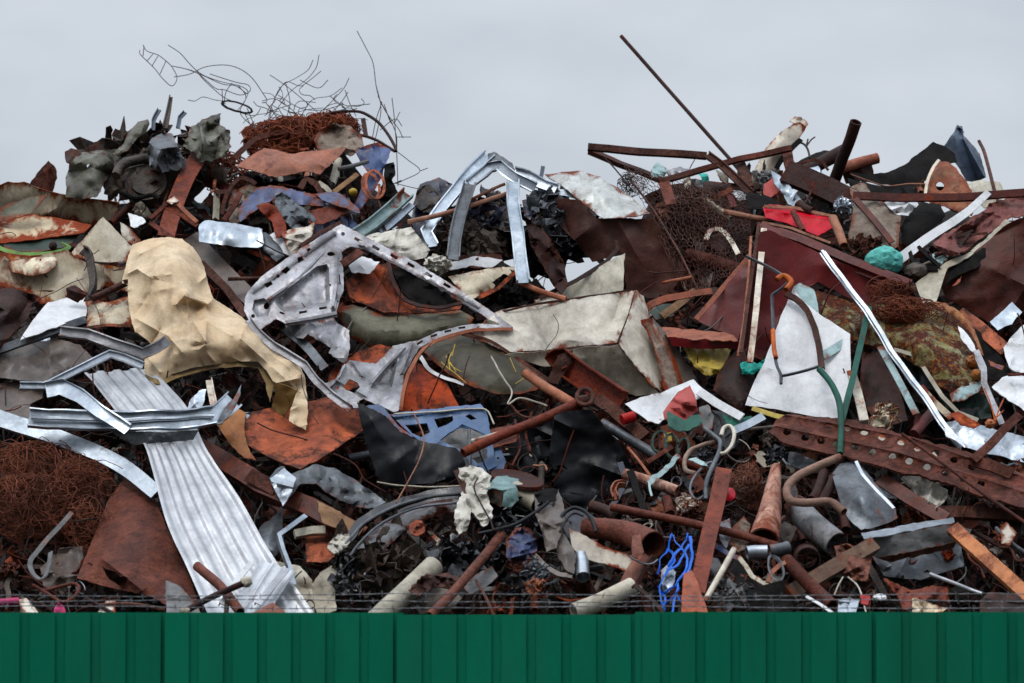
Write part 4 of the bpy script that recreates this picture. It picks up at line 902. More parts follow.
one('black_sheet', 'black torn sheet hanging right of the steel band coil', 'sheet', sh('384,164 394,162 396,172 392,180 398,192 400,206 392,216 380,208 378,196 384,182', .12, cr=.05, cs=.08, sp=3), 'black_dull')
many('crushed_car_hulk', 'crushed blue car body under the pinkish rust sheet', 'car body', [
    ('roof_panel', sh('257,188 270,185 282,187 298,191 312,194 322,200 327,205 312,206 298,204 284,198 272,200 262,206 250,214 240,222 238,210 246,198', .3, inner='290,196,.06 262,196,.08', cr=.03, cs=.1, sp=3), 'blue_car'),
    ('wing_panel', sh('315,194 326,192 337,192 348,199 358,208 360,213 350,210 338,206 322,200', .36, cr=.012, sp=3, tilt=(0, .3)), 'blue_car'),
    ('sill', sh('306,228 322,220 345,214 354,222 362,232 350,244 330,240 312,240', .24, cr=.05, cs=.1, sp=4), 'blue_car'),
    ('underside', mass(280, 215, .0, 50, 16, .2, 46, 22, 77, .06), 'burnt')])
one('streaked_sheet', 'pale blue and white streaked panel left of the crushed car', 'panel', sh('236,190 250,184 262,188 258,204 246,218 232,226 226,216 230,200', .16, cr=.04, cs=.1, sp=4), 'concrete')
one('twisted_metal', 'twisted silvery metal scrap in front of the crushed car body', 'twisted metal', sh('275,193 282,192 298,204 312,214 316,220 308,230 296,232 286,222 276,212', .36, inner='294,214,.1', cr=.05, cs=.07, sp=3), 'galv_dark')
one('red_brown_flap', 'red brown curled flap standing among the blue panels', 'metal flap', sh('256,206 266,202 276,206 284,220 288,236 276,238 272,222 264,214', .4, cr=.03, sp=3), 'rust_red')
one('rust_red_sheet', 'rust red torn sheet lying under the blue wing panel', 'steel sheet', sh('303,211 322,208 346,206 348,214 336,219 324,223 310,225', .34, cr=.03, sp=3), 'rust_red')
one('cream_roll', 'cream crumpled foil roll right of the rolled galvanised sheet', 'foil', sh('282,232 296,228 308,226 315,222 312,236 304,250 292,256 286,246', .4, inner='300,238,.08', cr=.05, cs=.07, sp=3), 'white_dirty')
one('wood_chip', 'pale wooden lath lying under the rust sheet right end', 'lath', beam('334,192 344,184 358,174', 5, 'flat', 1.6, d=.28), 'wood')
one('brass_stopper', 'small brassy round cap between the laths', 'cap', lump(353, 192, .36, 4.5, 4, .03, .05, 2, 6, 3, False), 'yellow')
one('rust_bracket', 'bent rusty bracket under the pinkish rust sheet', 'bracket', beam('300,188 306,178 316,184 322,194', 6, 'L', 1.2, 4, d=.26), 'rust')
one('flat_lath', 'broken flat steel lath among the scrap beneath the rust sheet', 'lath', beam('318,182 326,188 332,194', 5, 'flat', 1.4, d=.26), 'cream_clean')
one('pale_strip', 'pale blue folded strip leaning at the right foot of the mound', 'metal strip', beam('408,194 392,210 372,226 352,238', 13, 'U', 1.4, 5, d=.34, dent=.8), 'paleblue')
one('grey_edge_strip', 'grey narrow strip lying along the pale blue folded strip', 'metal strip', beam('412,204 398,218 380,232', 7, 'C', 1.2, 4, d=.28, dent=.6), 'galv')

# ================================================================ bent galvanised frame, centre
many('bent_framework', 'bright galvanised frame bent into an arch at the heap centre', 'bent frame', [
    ('strut', beam('489,155,.0 474,170,.04 460,186,.06 442,208,.06 425,232,.04 432,246,.0', 12, 'U', 1.3, 4, d=.3, dent=1.0), 'galv'),
    ('strut', beam('470,184 462,206 457,232 452,260', 13, 'U', 1.3, 4, d=.48, dent=1.0), 'galv_dark'),
    ('rail', beam('470,184,.02 478,175,.04 488,167,.05 500,166,.05 516,178,.04 535,189,.0', 11, 'U', 1.3, 4, d=.44, dent=1.0), 'galv'),
    ('rail', beam('514,173 528,177 542,184 556,190', 12, 'U', 1.3, 4, d=.34, dent=1.0), 'galv'),
    ('lining', sh('488,153 494,152 503,157 512,163 516,170 508,170 498,162 489,160', .32, sp=3, cr=.02), 'galv_dark'),
    ('strut', beam('513,182 513,206,.03 518,236,.03 521,262 523,283', 13, 'U', 1.3, 4, d=.5, dent=1.0), 'galv')])
one('long_rod', 'long tan rusty rod passing through the bent galvanised frame', 'rod', pipe('408,222 454,211 507,194', 2.6, .42, 10), 'rust_tan')
one('short_rod', 'shorter brown rod just above the long tan rod', 'rod', pipe('470,200 488,191 505,184', 1.7, .34, 8), 'rust_tan')
many('crushed_car', 'crushed dark blue car wreck behind the bent frame', 'car wreck', [
    ('body_shell', sh('420,184 430,181 439,177 453,184 450,204 440,224 432,250 420,246 411,222 414,200', .1, inner='432,200,.08', cr=.05, cs=.1, sp=4), 'navy'),
    ('rusted_side', sh('418,188 430,184 440,196 436,214 424,212 414,206', .18, cr=.04, sp=3), 'burnt'),
    ('wreckage', mass(470, 236, .0, 46, 28, .24, 90, 24, 51, .06), 'burnt'), ('blue_lining', mass(484, 215, .05, 26, 18, .2, 26, 18, 52, .05), 'navy'), ('grey_lining', mass(496, 214, .06, 18, 22, .18, 16, 18, 53, .05), 'grey')])
one('brown_bundle', 'bulging brown crumpled bundle inside the bent frame', 'bundle', lump(462, 240, .12, 26, 18, .14, .35, 2.6, 15, 4), 'burnt')
one('glossy_wreckage', 'glossy black torn wreckage to the right of the bent frame', 'wreckage', mass(552, 232, .02, 22, 38, .24, 50, 36, 61, .07), 'gloss_black')
one('silver_foil', 'silvery crumpled foil strips hanging beneath the galvanised sheet', 'foil', mass(550, 212, .2, 20, 24, .16, 30, 18, 62, .05), 'galv_dark')
one('burnt_slab', 'burnt brown slab sloping right of the bent frame leg', 'slab', sh('524,214 534,218 552,240 564,264 568,284 562,294 554,286 544,268 530,244', .26, cr=.06, cs=.09, sp=4), 'rust_dark')
one('blue_scrap', 'navy blue folded scrap right of the frame leg', 'scrap', sh('522,200 532,198 536,212 530,220 524,216', .3, cr=.03, sp=3), 'navy')
one('grey_pin', 'small grey upright stub behind the galvanised curved sheet', 'stub', beam('543,166 541,178', 4, 'flat', 1.2, d=-.05), 'slate')
p1 = sh('545,175 562,172 582,171 600,177 616,187 632,198 650,213 636,216 620,218 604,218 594,212 584,204 572,194 560,184', .34, inner='600,196,.06', cr=.012, sp=4, tilt=(0, .2))
one('curved_hood', 'curved galvanised hood sheet with a rusty lower lip', 'hood', p1, 'galv_rust')
one('hanging_lip', 'torn silver strip curling under the galvanised hood', 'strip', beam('540,188 556,192 572,194 588,202 596,216', 7, 'flat', 1.2, d=.3, smooth=True), 'galv')
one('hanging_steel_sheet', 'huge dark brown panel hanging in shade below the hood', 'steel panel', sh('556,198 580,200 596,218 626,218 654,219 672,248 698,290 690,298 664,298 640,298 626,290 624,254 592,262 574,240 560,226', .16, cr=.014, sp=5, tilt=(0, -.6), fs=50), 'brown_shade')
one('panel_edge', 'thin rusty rod edge running down along the wire netting', 'rod', wire('633,183 656,214 678,250 698,290', 1.2, .3), 'rust')

# ================================================================ hatch frame and things around it
hA = '245,297 250,289 262,276 298,250 341,224 353,230 384,246 415,262 438,276 454,286 478,302 500,317 513,327 506,331 484,316 464,303 446,292 424,280 400,267 380,257 364,249 350,246 341,252 343,268 344,290 340,298 336,313 310,319 287,324 276,319 264,327 258,331 249,320 244,311'
h1 = [slot(x, y, 8, 3, 30) for x, y in ((358, 240), (376, 248), (394, 256.5), (411, 265), (429, 275), (447, 285.5))] + ['281,271 287,266 291,269 286,274', oval(278, 276, 2, 2), '264,284 271,281 273,284 267,288', '297,258 302,256 304,260 299,263', oval(309, 250, 2, 2), oval(331, 254, 4, 2.2), oval(343, 234, 2, 2), oval(266.5, 306, 3, 3.6, 20), oval(253, 316, 2, 2), slot(282, 313, 5, 2, 20), slot(303, 312, 8, 2.4, -9), slot(323, 308, 8, 2.4, -9), oval(330, 285, 1.2, 1.2)]
sA = sh(hA, .52, inner='300,290,.03', holes=h1, sp=3, cr=.007, cs=.08, tilt=(0, -.12), th=.008, rag=.4, fa=.7, fs=40, folds=[(254, 294, 335, 236, -.04, 2.5), (360, 247, 478, 309, -.03, 2), (338, 252, 337, 300, .035, 2.5)],
        emb=[('276,297 317,266 327,264 329,268 330,300 327,306 283,312 275,303', -.07, 3.5), ('254,300 264,298 272,304 268,316 258,318 252,310', -.04, 2.5)])
hB = '513,327 490,324 470,324 452,328 436,332 420,340 409,342 393,346 376,364 361,362 350,360 340,371 337,379 325,383 317,386 329,396 348,409 359,408 359,401 364,399 381,406 394,412 401,410 402,392 404,375 412,360 419,348 436,339 452,334 470,330 490,329'
sB = sh(hB, .5, holes=['343,387 350,379 358,383 360,387 354,393 346,390', slot(420, 342.5, 7, 2.2, -32), slot(434, 335.5, 7, 2.2, -20), slot(448, 331, 7, 2.2, -12), slot(462, 327.5, 7, 2.2, -6), oval(338, 388, 1.4, 1.4)], sp=2.8, cr=.012, cs=.06, th=.008, rag=.5, fa=.8, folds=[(412, 345, 402, 372, .04, 2.5), (340, 372, 330, 394, .035, 2.5), (336, 380, 366, 396, .03, 2.5), (352, 362, 362, 376, .03, 2.5)],
        emb=[('371,382 399,351 397,364 392,388 380,386', -.07, 3)])
ribs = [beam('269,299,.0 300,277,.02 334,240,.0', 5, 'hat', 1, 3, d=.56, dent=.3), beam('286,322 312,318 337,313', 6, 'hat', 1, 3, d=.55, dent=.3), beam('340.5,252 337,280 333,306', 5, 'hat', 1, 3, d=.56, dent=.3), beam('405,346 388,364 371,383', 4.5, 'hat', 1, 3, d=.56, dent=.4), beam('345,364 340,376 328,388', 4, 'hat', 1, 2.4, d=.55, dent=.4)]
arm = beam('248,320 258,333 273,346 290,357 305,366 316,381 332,396 350,410', 7, 'J', 1.2, 4, d=.53, dent=.5)
skin = sh('285,325 310,321 333,316 338,323 349,330 350,345 347,361 343,363 329,353 331,348 308,334 303,338 297,338 290,331', .42, cr=.03, sp=3, tilt=(0, -.3))
fl2 = beam('513,329 490,329.5 470,331 440,339 424,349 413,364 405,384 401,410', 3.4, 'flat', 1.2, d=.53, smooth=True)
st_ = beam('284,328 301,341 312,352 325,368', 9, 'C', 1.2, 4, d=.36)
many('car_hatch_skeleton', 'torn grey car hatch inner frame lying on its side at centre', 'car hatch', [('inner_panel', sA, 'lilac'), ('lock_carrier', sB, 'lilac'), ('lower_flange', arm, 'lilac'), ('outer_skin', skin, 'lilac'), ('trim_flange', fl2, 'rust_tan'), ('brace', st_, 'galv_dark')] + [('pressed_rib', q, 'lilac') for q in ribs])
one('rusty_edge_strip', 'rusty strip along the upper left edge of the car hatch', 'strip', beam('300,246 320,233 341,222', 4, 'flat', 1.4, d=.5), 'rust')
one('short_channel', 'short rust brown channel laid inside the hatch frame opening', 'channel', beam('342,264 352,257 361,250', 8, 'C', 1.2, 4, d=.56), 'rust')
cs_ = sh('345,282 356,272 372,265 386,263 391,276 398,292 408,302 424,308 446,308 462,304 460,309 440,312 410,313 384,312 362,304 350,298', .28, inner='375,290,-.06', cr=.016, sp=4)
cs2 = beam('388,262 393,280 402,296 416,304 440,307 464,302', 4, 'flat', 1.4, d=.36, smooth=True)
many('curved_shell', 'orange brown curved tank shell seen through the hatch frame', 'tank shell', [('shell_wall', cs_, 'rust_orange'), ('rim', cs2, 'rust_dark')])
one('black_lining', 'black crumpled lining inside the curved tank shell', 'lining', sh('392,268 408,270 430,284 452,296 460,303 440,306 416,303 402,292', .16, cr=.05, sp=4), 'black_dull')
one('white_card_box', 'white torn sheet corner inside the hatch frame opening', 'sheet', sh('348,264 362,256 380,262 370,274 352,272', .34, sp=3, cr=.02), 'white')
one('olive_drum', 'smooth olive grey drum under the curved tank shell', 'drum', sh('334,308 352,304 380,312 420,314 460,310 474,318 470,330 452,338 430,345 400,348 370,347 350,338', .18, bulge=.14, bw=14, cr=.004, sp=5, tilt=(0, -.2)), 'olive')
one('plastic_bag', 'white crumpled plastic sheet above the hatch frame right arm', 'plastic sheet', sh('354,240 372,234 394,230 411,227 420,238 430,250 426,258 412,260 398,256 382,248 366,244', .3, inner='392,244,.1 415,245,.06', cr=.05, cs=.1, sp=3, th=.003), 'cloth')
one('white_sack', 'bunched white cloth sack right of the white plastic sheet', 'sack', lump(438, 264, .34, 14, 9, .1, .35, 2.2, 22, 4), 'cloth')
one('white_flap', 'white folded flap leaning above the hatch frame tail', 'flap', sh('412,268 440,264 452,262 476,256 503,260 492,268 470,266 450,270 430,276', .22, cr=.02, sp=4), 'white')
one('pale_curl', 'pale curled sheet with a rusty rim above the frame tail', 'curled sheet', sh('448,276 470,272 492,268 518,266 508,278 496,286 482,296 470,300 460,290', .3, inner='484,280,.06', cr=.02, sp=4), 'cream')
one('rust_strip', 'rust orange strip edging the pale curled sheet', 'strip', beam('478,298 498,288 518,270', 4, 'flat', 1.2, d=.38), 'rust_orange')
one('burnt_bundle', 'dark burnt bundle below the bent frame centre leg', 'bundle', mass(508, 290, .12, 26, 18, .16, 40, 18, 71, .06), 'black_dull')
one('rust_bar', 'thin pinkish rust bar stuck over the white cabinet', 'bar', pipe('517,281 540,291 566,299', 3, .44, 8), 'rust_tan')
one('brown_plank', 'rust brown flat plate beneath the bent frame', 'plate', sh('448,252 470,256 500,252 504,262 480,268 452,266', .2, cr=.02, sp=4), 'rust')
one('white_bit', 'small white scrap below the burnt bundle in the centre', 'scrap', sh('534,300 548,296 560,300 552,308 540,310', .2, sp=3, cr=.02), 'white_dirty')

# ================================================================ cabinets, centre
tri = sh('528,306 552,294 580,280 604,264 625,253 624,276 623,295 598,300 566,306 540,310', .16, cr=.01, sp=5, tilt=(0, -.4))
tri2 = beam('540,298 576,280 606,262 618,248 616,240', 4, 'flat', 1.4, d=.24)
many('cabinet_offcut', 'cream triangular cabinet side under the huge brown panel', 'cabinet side', [('side_panel', tri, 'cream_clean'), ('edge_strip', tri2, 'rust_dark')])
a_ = sh('496,312 520,306 560,301 600,295 636,290 630,312 617,343 590,346 560,348 530,351 508,352 480,340 470,332 480,326', .4, inner='560,325,-.03 600,318,.03 530,330,.03', cr=.02, fa=1.2, sp=5, tilt=(0, -.1))
b_ = sh('637,290 644,296 650,318 658,344 664,368 662,392 650,384 636,366 619,344 630,312', .38, cr=.012, sp=5, tilt=(-.9, -.1), inner='640,340,.03')
c_ = sh('505,354 530,352 560,350 590,347 618,345 634,366 650,384 660,394 636,396 606,388 590,378 570,366 540,366', .38, cr=.014, sp=5, tilt=(0, -.75))
many('white_cabinet', 'crushed white enamel cabinet lying on its side at heap centre', 'cabinet', [('door', a_, 'white_dirty'), ('end_panel', b_, 'white_dirty'), ('bottom_panel', c_, 'cream_clean'),
    ('seam', beam('506,353 540,351 580,347 617,344', 2, 'flat', 1, d=.44, dent=.5), 'rust_dark'), ('seam', beam('636,291 629,314 618,343', 2.4, 'flat', 1, d=.44, dent=.5), 'rust_dark'), ('seam', beam('498,312 540,304 590,296 636,290', 2, 'flat', 1, d=.43, dent=.5), 'rust_dark')])
s1 = sh('641,320 650,318 662,334 674,356 684,384 676,392 664,390 660,368 652,342', .34, sp=4, tilt=(-.5, -.3), cr=.01); s2 = sh('652,318 664,330 680,352 700,384 690,392 682,384 672,354 660,334', .26, sp=4, tilt=(-.5, -.3), cr=.01)
many('tub_shells', 'nested brown grey appliance shells right of the white cabinet', 'appliance shell', [('outer_shell', s1, 'concrete'), ('inner_shell', s2, 'brown_grey')])
ol = sh('420,347 440,338 466,334 490,342 520,361 548,379 536,390 520,394 498,394 470,386 446,372 430,358', .36, bulge=.1, bw=18, cr=.006, sp=5)
rm = beam('462,334 490,341 520,360 548,379', 3, 'flat', 1.2, d=.46, smooth=True)
scr = wires(['441,362 448,368 456,374 466,383', '452,352 449,360 450,370', '455,344 452,356', '446,356 452,366 462,372'], .5, .5) + wires(['456,372 450,362', '510,358 516,372', '515,384 524,378'], .4, .5)
many('olive_shell', 'olive boat shaped tank end scrawled with yellow paint', 'tank end', [('shell_wall', ol, 'olive_dark'), ('rim', rm, 'rust'), ('paint_scrawl', scr, 'yellow')])
one('orange_sheet', 'vivid orange rusty curved sheet below the hatch frame', 'steel sheet', sh('398,366 416,362 433,369 446,382 453,393 459,406 430,410 400,414 384,408', .3, inner='425,390,.08', cr=.01, sp=5), 'rust_orange')
one('orange_dome', 'orange rusty sheet seen through the hatch frame lower opening', 'steel sheet', sh('330,372 350,354 380,344 396,348 388,366 366,384 340,394 326,390', .2, cr=.02, sp=5), 'rust_orange')
one('curved_white_strip', 'thin white curved blade along the olive tank end underside', 'blade', beam('420,356 430,370 446,378 464,384', 4, 'flat', 1, d=.34, smooth=True), 'white')
os_ = sh('246,444 244,424 252,412 270,408 300,404 330,396 348,392 362,408 366,428 340,446 318,460 300,469 280,462 262,454', .34, inner='290,430,-.04 330,425,.0', cr=.02, sp=5, tilt=(0, .3))
or_ = sh('217,425 226,412 238,408 246,414 244,428 248,446 256,460 244,458 230,444', .38, inner='232,430,.05', cr=.012, sp=4)
many('orange_tray', 'orange rusty tray with a burnt centre under the tarp corner', 'tray', [('tray_floor', os_, 'rust_orange'), ('rolled_edge', or_, 'orange_brown')])
one('tangled_cloth', 'crumpled grey galvanised strip laid over the slanted brown beam', 'crumpled strip', sh('269,478 278,468 284,466 290,474 300,470 316,464 334,468 352,478 370,490 386,502 378,508 360,508 340,500 326,492 316,484 300,484 292,494 284,506 276,494', .5, inner='345,490,.08', cr=.04, cs=.08, sp=3), 'galv_dark')
one('white_angle', 'small pale folded corner piece on the slanted brown beam', 'corner piece', sh('270,478 284,468 296,478 292,492 283,506 276,492', .58, cr=.02, sp=3, folds=[(272, 482, 296, 488, .03, 3)]), 'galv')

# ---- black bumper, blue door frame
bp = sh('357,402 366,406 376,411 386,416 398,430 410,437 422,441 440,445 456,448 462,454 466,464 462,478 444,482 420,484 398,487 386,488 376,474 368,450 361,424', .56, bulge=.02, bw=10, cr=.012, sp=4, tilt=(0, -.5))
be = sh('364,406 378,404 384,408 394,420 404,430 414,437 400,432 388,419 376,411', .6, sp=3, cr=.006)
many('black_bumper', 'glossy black car bumper with a blue upper edge', 'car bumper', [('skin', bp, 'black'), ('upper_edge', be, 'blue')])
df = sh('390,414 408,411 440,408 480,404 486,410 489,424 493,446 496,466 486,472 474,470 466,456 452,449 437,446 420,441 404,428', .5, holes=['405,425 427,423 430,432 421,437 412,433', '434,419 453,416 453,421 446,425 438,428', '465,416 470,414 477,419 471,420', '440,440 450,432 461,428 476,430 486,438 488,458 478,464 466,452 452,446', oval(478, 467, 1.5, 1.5)], sp=3, cr=.006, tilt=(0, -.1), th=.008, folds=[(394, 417, 484, 408, .03, 2.5), (436, 444, 462, 424, .02, 2.5), (462, 424, 490, 436, .02, 2.5)])
many('stripped_car_door_shell', 'light blue stripped car door frame above the black bumper', 'car door', [('door_frame', df, 'blue'), ('lock_plate', sh('486,450 500,448 506,462 502,472 488,470', .44, sp=3, holes=[oval(492, 458, 1.5, 1.5), oval(498, 458, 1.2, 1.2)]), 'blue'), ('seal', wire('394,414 430,412 470,409 486,410 494,424', .9, .56), 'cream_clean')])
one('copper_wire', 'thin copper wire hanging across the black bumper', 'wire', wire('414,414 420,426 424,440 420,458 410,478 396,503', .8, .74), 'rust_tan')
one('pale_wire', 'thin pale wire lying level below the black bumper', 'wire', wire('377,482 395,485 424,487 460,486', .9, .72), 'cream_clean')
one('grey_tube', 'short upright grey tube in front of the blue door', 'tube', pipe('469,430 470,452 470,470', 1.8, .54, 8), 'galv_dark')
one('dark_cavity_plate', 'dull grey plate behind the blue door opening', 'plate', sh('436,440 456,428 480,428 496,452 488,476 462,470 446,456', .2, sp=5, cr=.03), 'grey')

# ---- centre pipes
one('rust_pipe', 'long rusty pipe crossing above the black seat panel', 'pipe', pipe('463,453 500,436 540,420 580,402', 5, .64, 12, .25), 'rust_red')
one('pipe_ring', 'rusty ring joint at the upper end of the long pipe', 'ring', sweep(spline([P(*a) for a in ring_path(585, 397, 8, 8, 0, 20, 0, 360, .68)], 1), .013, 8) + pipe('578,402 588,400', 6, .66, 10), 'rust')
one('tan_pipe', 'tan rusty pipe ending over the ring joint', 'pipe', pipe('525,373 545,387 562,397 580,408', 5, .6, 12, .25), 'rust_tan')
one('white_tube', 'thin grey white tube under the long rusty pipe', 'tube', pipe('470,442,-.04 530,424 583,405', 2.6, .56, 8), 'white_dirty')
one('rust_channel', 'rust brown open channel below the white cabinet', 'channel', beam('552,366 562,360 584,376 604,390 622,402', 24, 'U', 1.6, 10, d=.5, dent=.5), 'rust_red')
one('gusset_plate', 'rust triangular gusset at the channel upper end', 'gusset', sh('546,382 558,356 573,349 572,362 558,384', .54, sp=4, cr=.01, tilt=(0, -.4)), 'rust')
one('rust_plank', 'thick flaking rust plank sloping beside the channel', 'plank', beam('596,397 620,416 644,436', 13, 'box', 1, 5, d=.5, dent=.9), 'rust')
one('grey_pole', 'grey round pole sloping along the black seat panel edge', 'pole', pipe('602,423 630,440 662,459', 5, .5, 12, .2), 'galv_dark')
one('can', 'small red and white drink can below the white sheet', 'can', pipe('622,420 634,416', 5.5, .58, 12, 0, 2, 0), 'red')
one('bent_white_wire', 'white bent wire dropping from the olive tank end', 'wire', wire('491,356 502,376 512,392 508,404 520,398 536,402 548,406', .9, .54), 'white_dirty')
bk = sh('554,416 562,412 574,410 592,410 602,424 610,434 620,446 632,466 622,480 606,496 592,512 584,524 572,512 562,498 553,480 549,460 551,440', .42, inner='585,450,-.04', cr=.016, sp=4, tilt=(0, -.6))
bk2 = sh('508,424 530,420 552,416 552,446 552,480 540,486 520,470 508,450', .22, cr=.03, sp=5, tilt=(0, -.6))
many('seat_shell', 'large glossy black moulded shell below the rusty pipe', 'plastic shell', [('front', bk, 'black'), ('side_wing', bk2, 'black')])
one('shell_strip', 'blue black bent strip along the moulded shell lower edge', 'strip', beam('620,462 626,480 616,500 604,516', 6, 'L', 1.2, 4, d=.5), 'navy')
for i, (s_, lab) in enumerate((('515,420 520,446 512,466', 'thin rusty rod hanging below the long pipe left part'), ('532,412 526,432 530,452', 'thin rusty rod hanging below the long pipe middle'), ('508,402 522,416 536,418', 'thin rusty rod lying above the long rusty pipe'))):
    one('rust_wire_rod', lab, 'rod', wire(s_, 1.3, .5), 'rust')
one('reddish_plate', 'square rusty plate behind the long pipe lower part', 'plate', sh('488,430 512,424 520,432 516,442 492,448', .48, sp=4, cr=.01), 'rust_red')
# ================================================================ bottom centre
one('wheel_arch', 'corroded grey car wheel arch with a dark outer rim', 'wheel arch', sh('352,552 362,542 376,530 392,518 412,508 434,501 460,497 462,510 440,514 420,522 402,534 388,546 372,556', .66, bulge=.05, bw=6, cr=.02, cs=.06, sp=3), 'grey_rust')
one('wheel_arch_lining', 'dark blue black curved rim over the corroded wheel arch', 'rim', beam('344,546 354,530 366,517 392,504 428,494 462,490', 9, 'C', 1.4, 5, d=.66, smooth=True, dent=.9) + beam('368,536 390,518 420,503 460,497', 3, 'flat', 1.2, d=.72, smooth=True, dent=.7), 'gloss_black')
one('sill_tube', 'upper thin grey tube curving over the wheel arch rim', 'tube', pipe('340,552 352,536 366,522 392,508 424,498 462,493', 1.6, .8, 8), 'galv_dark')
one('sill_tube', 'lower thin grey tube curving across the wheel arch', 'tube', pipe('350,556 362,540 384,522 416,508 460,502', 1.3, .8, 8), 'galv_dark')
one('hub_plate', 'small rusty hub plate bolted near the wheel arch', 'hub plate', sh(oval(417, 528, 8, 8, 20, 9), .76, holes=[oval(417, 528, 2, 2)], sp=2.5, cr=.03, cs=.05), 'rust_pink')
one('burnt_engine', 'charred brown engine wreckage under the wheel arch', 'engine', mass(376, 566, .46, 38, 32, .26, 90, 26, 91, .08) + lump(378, 572, .36, 32, 28, .2, .55, 3.4, 9, 4), 'burnt')
one('black_cables', 'heap of shiny black tubes beside the charred engine', 'cables', tangle(352, 576, .6, 18, 24, .1, 14, 1.5, 10, .3, 19, 7) + mass(350, 574, .6, 16, 24, .1, 24, 16, 191, .05), 'gloss_black')
one('white_fluff', 'white torn fluff at the left end of the wheel arch', 'fluff', sh('328,548 332,538 338,534 348,534 350,542 342,550 334,554', .8, cr=.05, cs=.04, sp=2.5, rag=2), 'cloth')
one('cream_duct', 'cream dirty duct leaning against the fence at centre left', 'duct', pipe('374,622 402,596 434,566', 11, .74, 16, .15, 4, .04), 'cream_clean')
one('curved_beige_sheet', 'curled beige sheet left of the charred engine', 'curled sheet', sh('312,584 320,572 336,562 342,566 334,584 336,610 318,618 314,600', .6, inner='326,590,-.08', cr=.01, sp=4), 'cream_clean')
one('rusty_ribbon', 'ragged rust ribbon over the cream duct', 'ribbon', sh('408,590 424,574 444,572 460,578 452,588 436,586 420,596', .84, cr=.04, cs=.05, sp=3, rag=1.6), 'rust_dark')
one('leaning_pipe', 'pinkish rusty pipe leaning on the fence at centre', 'pipe', pipe('430,616 446,600 476,566 502,534', 5, .9, 12, .25), 'rust_red')
one('grey_shard', 'grey triangular shard behind the leaning pinkish pipe', 'shard', sh('462,586 476,574 492,566 498,576 484,588 470,594', .76, sp=3, cr=.012), 'grey')
one('thin_stick', 'thin rusty stick slanting over the fence beside the leaning pipe', 'stick', pipe('476,580 486,598 494,616', 1.6, .96, 8), 'rust')
one('low_plate', 'grey slab lying low behind the barbed wire at centre left', 'slab', sh('410,602 430,588 452,588 462,598 450,612 420,614', .6, sp=5, cr=.03), 'brown_grey')
rg = sh('459,468 470,466 480,467 491,476 489,486 486,492 491,506 493,517 484,526 476,516 471,508 470,520 468,530 459,534 456,522 455,510 462,496 464,484 460,476', .9, inner='476,485,.06 464,515,.05', cr=.05, cs=.05, sp=2.6, rag=1.4, th=.004)
one('white_rag', 'ragged white cloth hanging at the heap bottom centre', 'rag', rg, 'cloth')
one('rust_tab', 'brown flat tab left of the ragged white cloth', 'tab', beam('456,470 464,486 472,502', 6, 'flat', 1.4, d=.86), 'rust')
one('rag_string', 'dark brown cord draped over the ragged white cloth', 'cord', wire('478,478 474,488 480,502 490,520 494,530', .9, .98), 'rust_dark')
one('brake_disc', 'thin rusty disc tilted edge on behind the teal box', 'disc', sh(oval(517, 478, 27, 7.5, 12, 26), .72, sp=4, cr=.0, th=.02, rag=0, tilt=(0, 2.2)), 'rust_dark')
many('teal_box', 'dented teal metal box next to the ragged white cloth', 'box', [('top_face', sh('486,488 496,476 507,476 519,479 516,488 504,490', .86, sp=3, cr=.01, tilt=(0, .8)), 'teal'), ('front_face', sh('504,490 517,487 519,500 509,507 502,506', .86, sp=3, cr=.01, tilt=(-.2, -.6)), 'teal'), ('side_face', sh('486,489 503,491 501,507 490,502', .84, sp=3, cr=.01, tilt=(.5, -.6)), 'green_dark')])
one('beige_can', 'dented beige can lying right of the teal box', 'can', pipe('514,490 526,497 538,504', 10, .78, 14, .12, 3, .06), 'cream_clean')
one('torn_tube', 'upright torn grey tube with a black mouth at the bottom centre', 'tube', sh('534,494 546,498 558,490 562,498 566,514 562,530 556,548 546,552 542,532 536,514', .88, inner='550,520,.09', cr=.03, cs=.07, sp=3), 'brown_grey')
one('tube_mouth', 'black ragged opening flap on the torn grey tube', 'flap', sh('534,494 546,488 558,489 556,500 546,502 538,502', .96, sp=2.6, cr=.03), 'black_dull')
one('black_cable', 'black cable crossing under the ragged white cloth', 'cable', pipe('478,534 496,530 516,524 536,512 548,502', 2, .96, 8), 'black')
one('blue_cloth', 'blue crumpled sheet in the dark bottom centre', 'sheet', sh('506,540 516,528 530,526 538,540 536,556 528,570 514,566 506,556', .74, inner='522,546,.08', cr=.07, cs=.06, sp=2.6), 'blue_car')
one('chrome_scrap', 'shiny crumpled chrome scrap under the blue sheet', 'scrap', mass(536, 572, .78, 14, 16, .1, 26, 11, 94, .08), 'galv_dark')
one('rust_nugget', 'orange rusty crumpled nugget beside the chrome scrap', 'nugget', mass(535, 585, .86, 9, 9, .08, 16, 8, 95, .08), 'rust_tan')
one('dark_strips', 'bunch of black twisted strips around the torn tube', 'strips', mass(520, 520, .6, 40, 26, .2, 60, 20, 96, .06) + mass(470, 560, .5, 40, 24, .16, 50, 20, 97, .05), 'gloss_black')
one('curved_steel_strip', 'curved grey steel blade right of the torn tube', 'blade', sh('553,526 562,530 570,542 576,556 574,574 566,570 558,556 552,542', .84, inner='564,552,.06', cr=.006, sp=3), 'brown_grey')
one('bent_sill', 'thin grey curved bar sweeping below the torn tube', 'bar', beam('532,552 546,566 560,574 572,576', 5, 'flat', 1.4, d=.82, smooth=True), 'brown_grey')
one('hose_loop', 'looped black and silver hose over the steel blade', 'hose', pipe('556,530 562,516 572,508 584,511 592,520 596,532', 2, .9, 8) + pipe('560,532 566,520 574,513 583,516', 1.2, .92, 8), 'black')
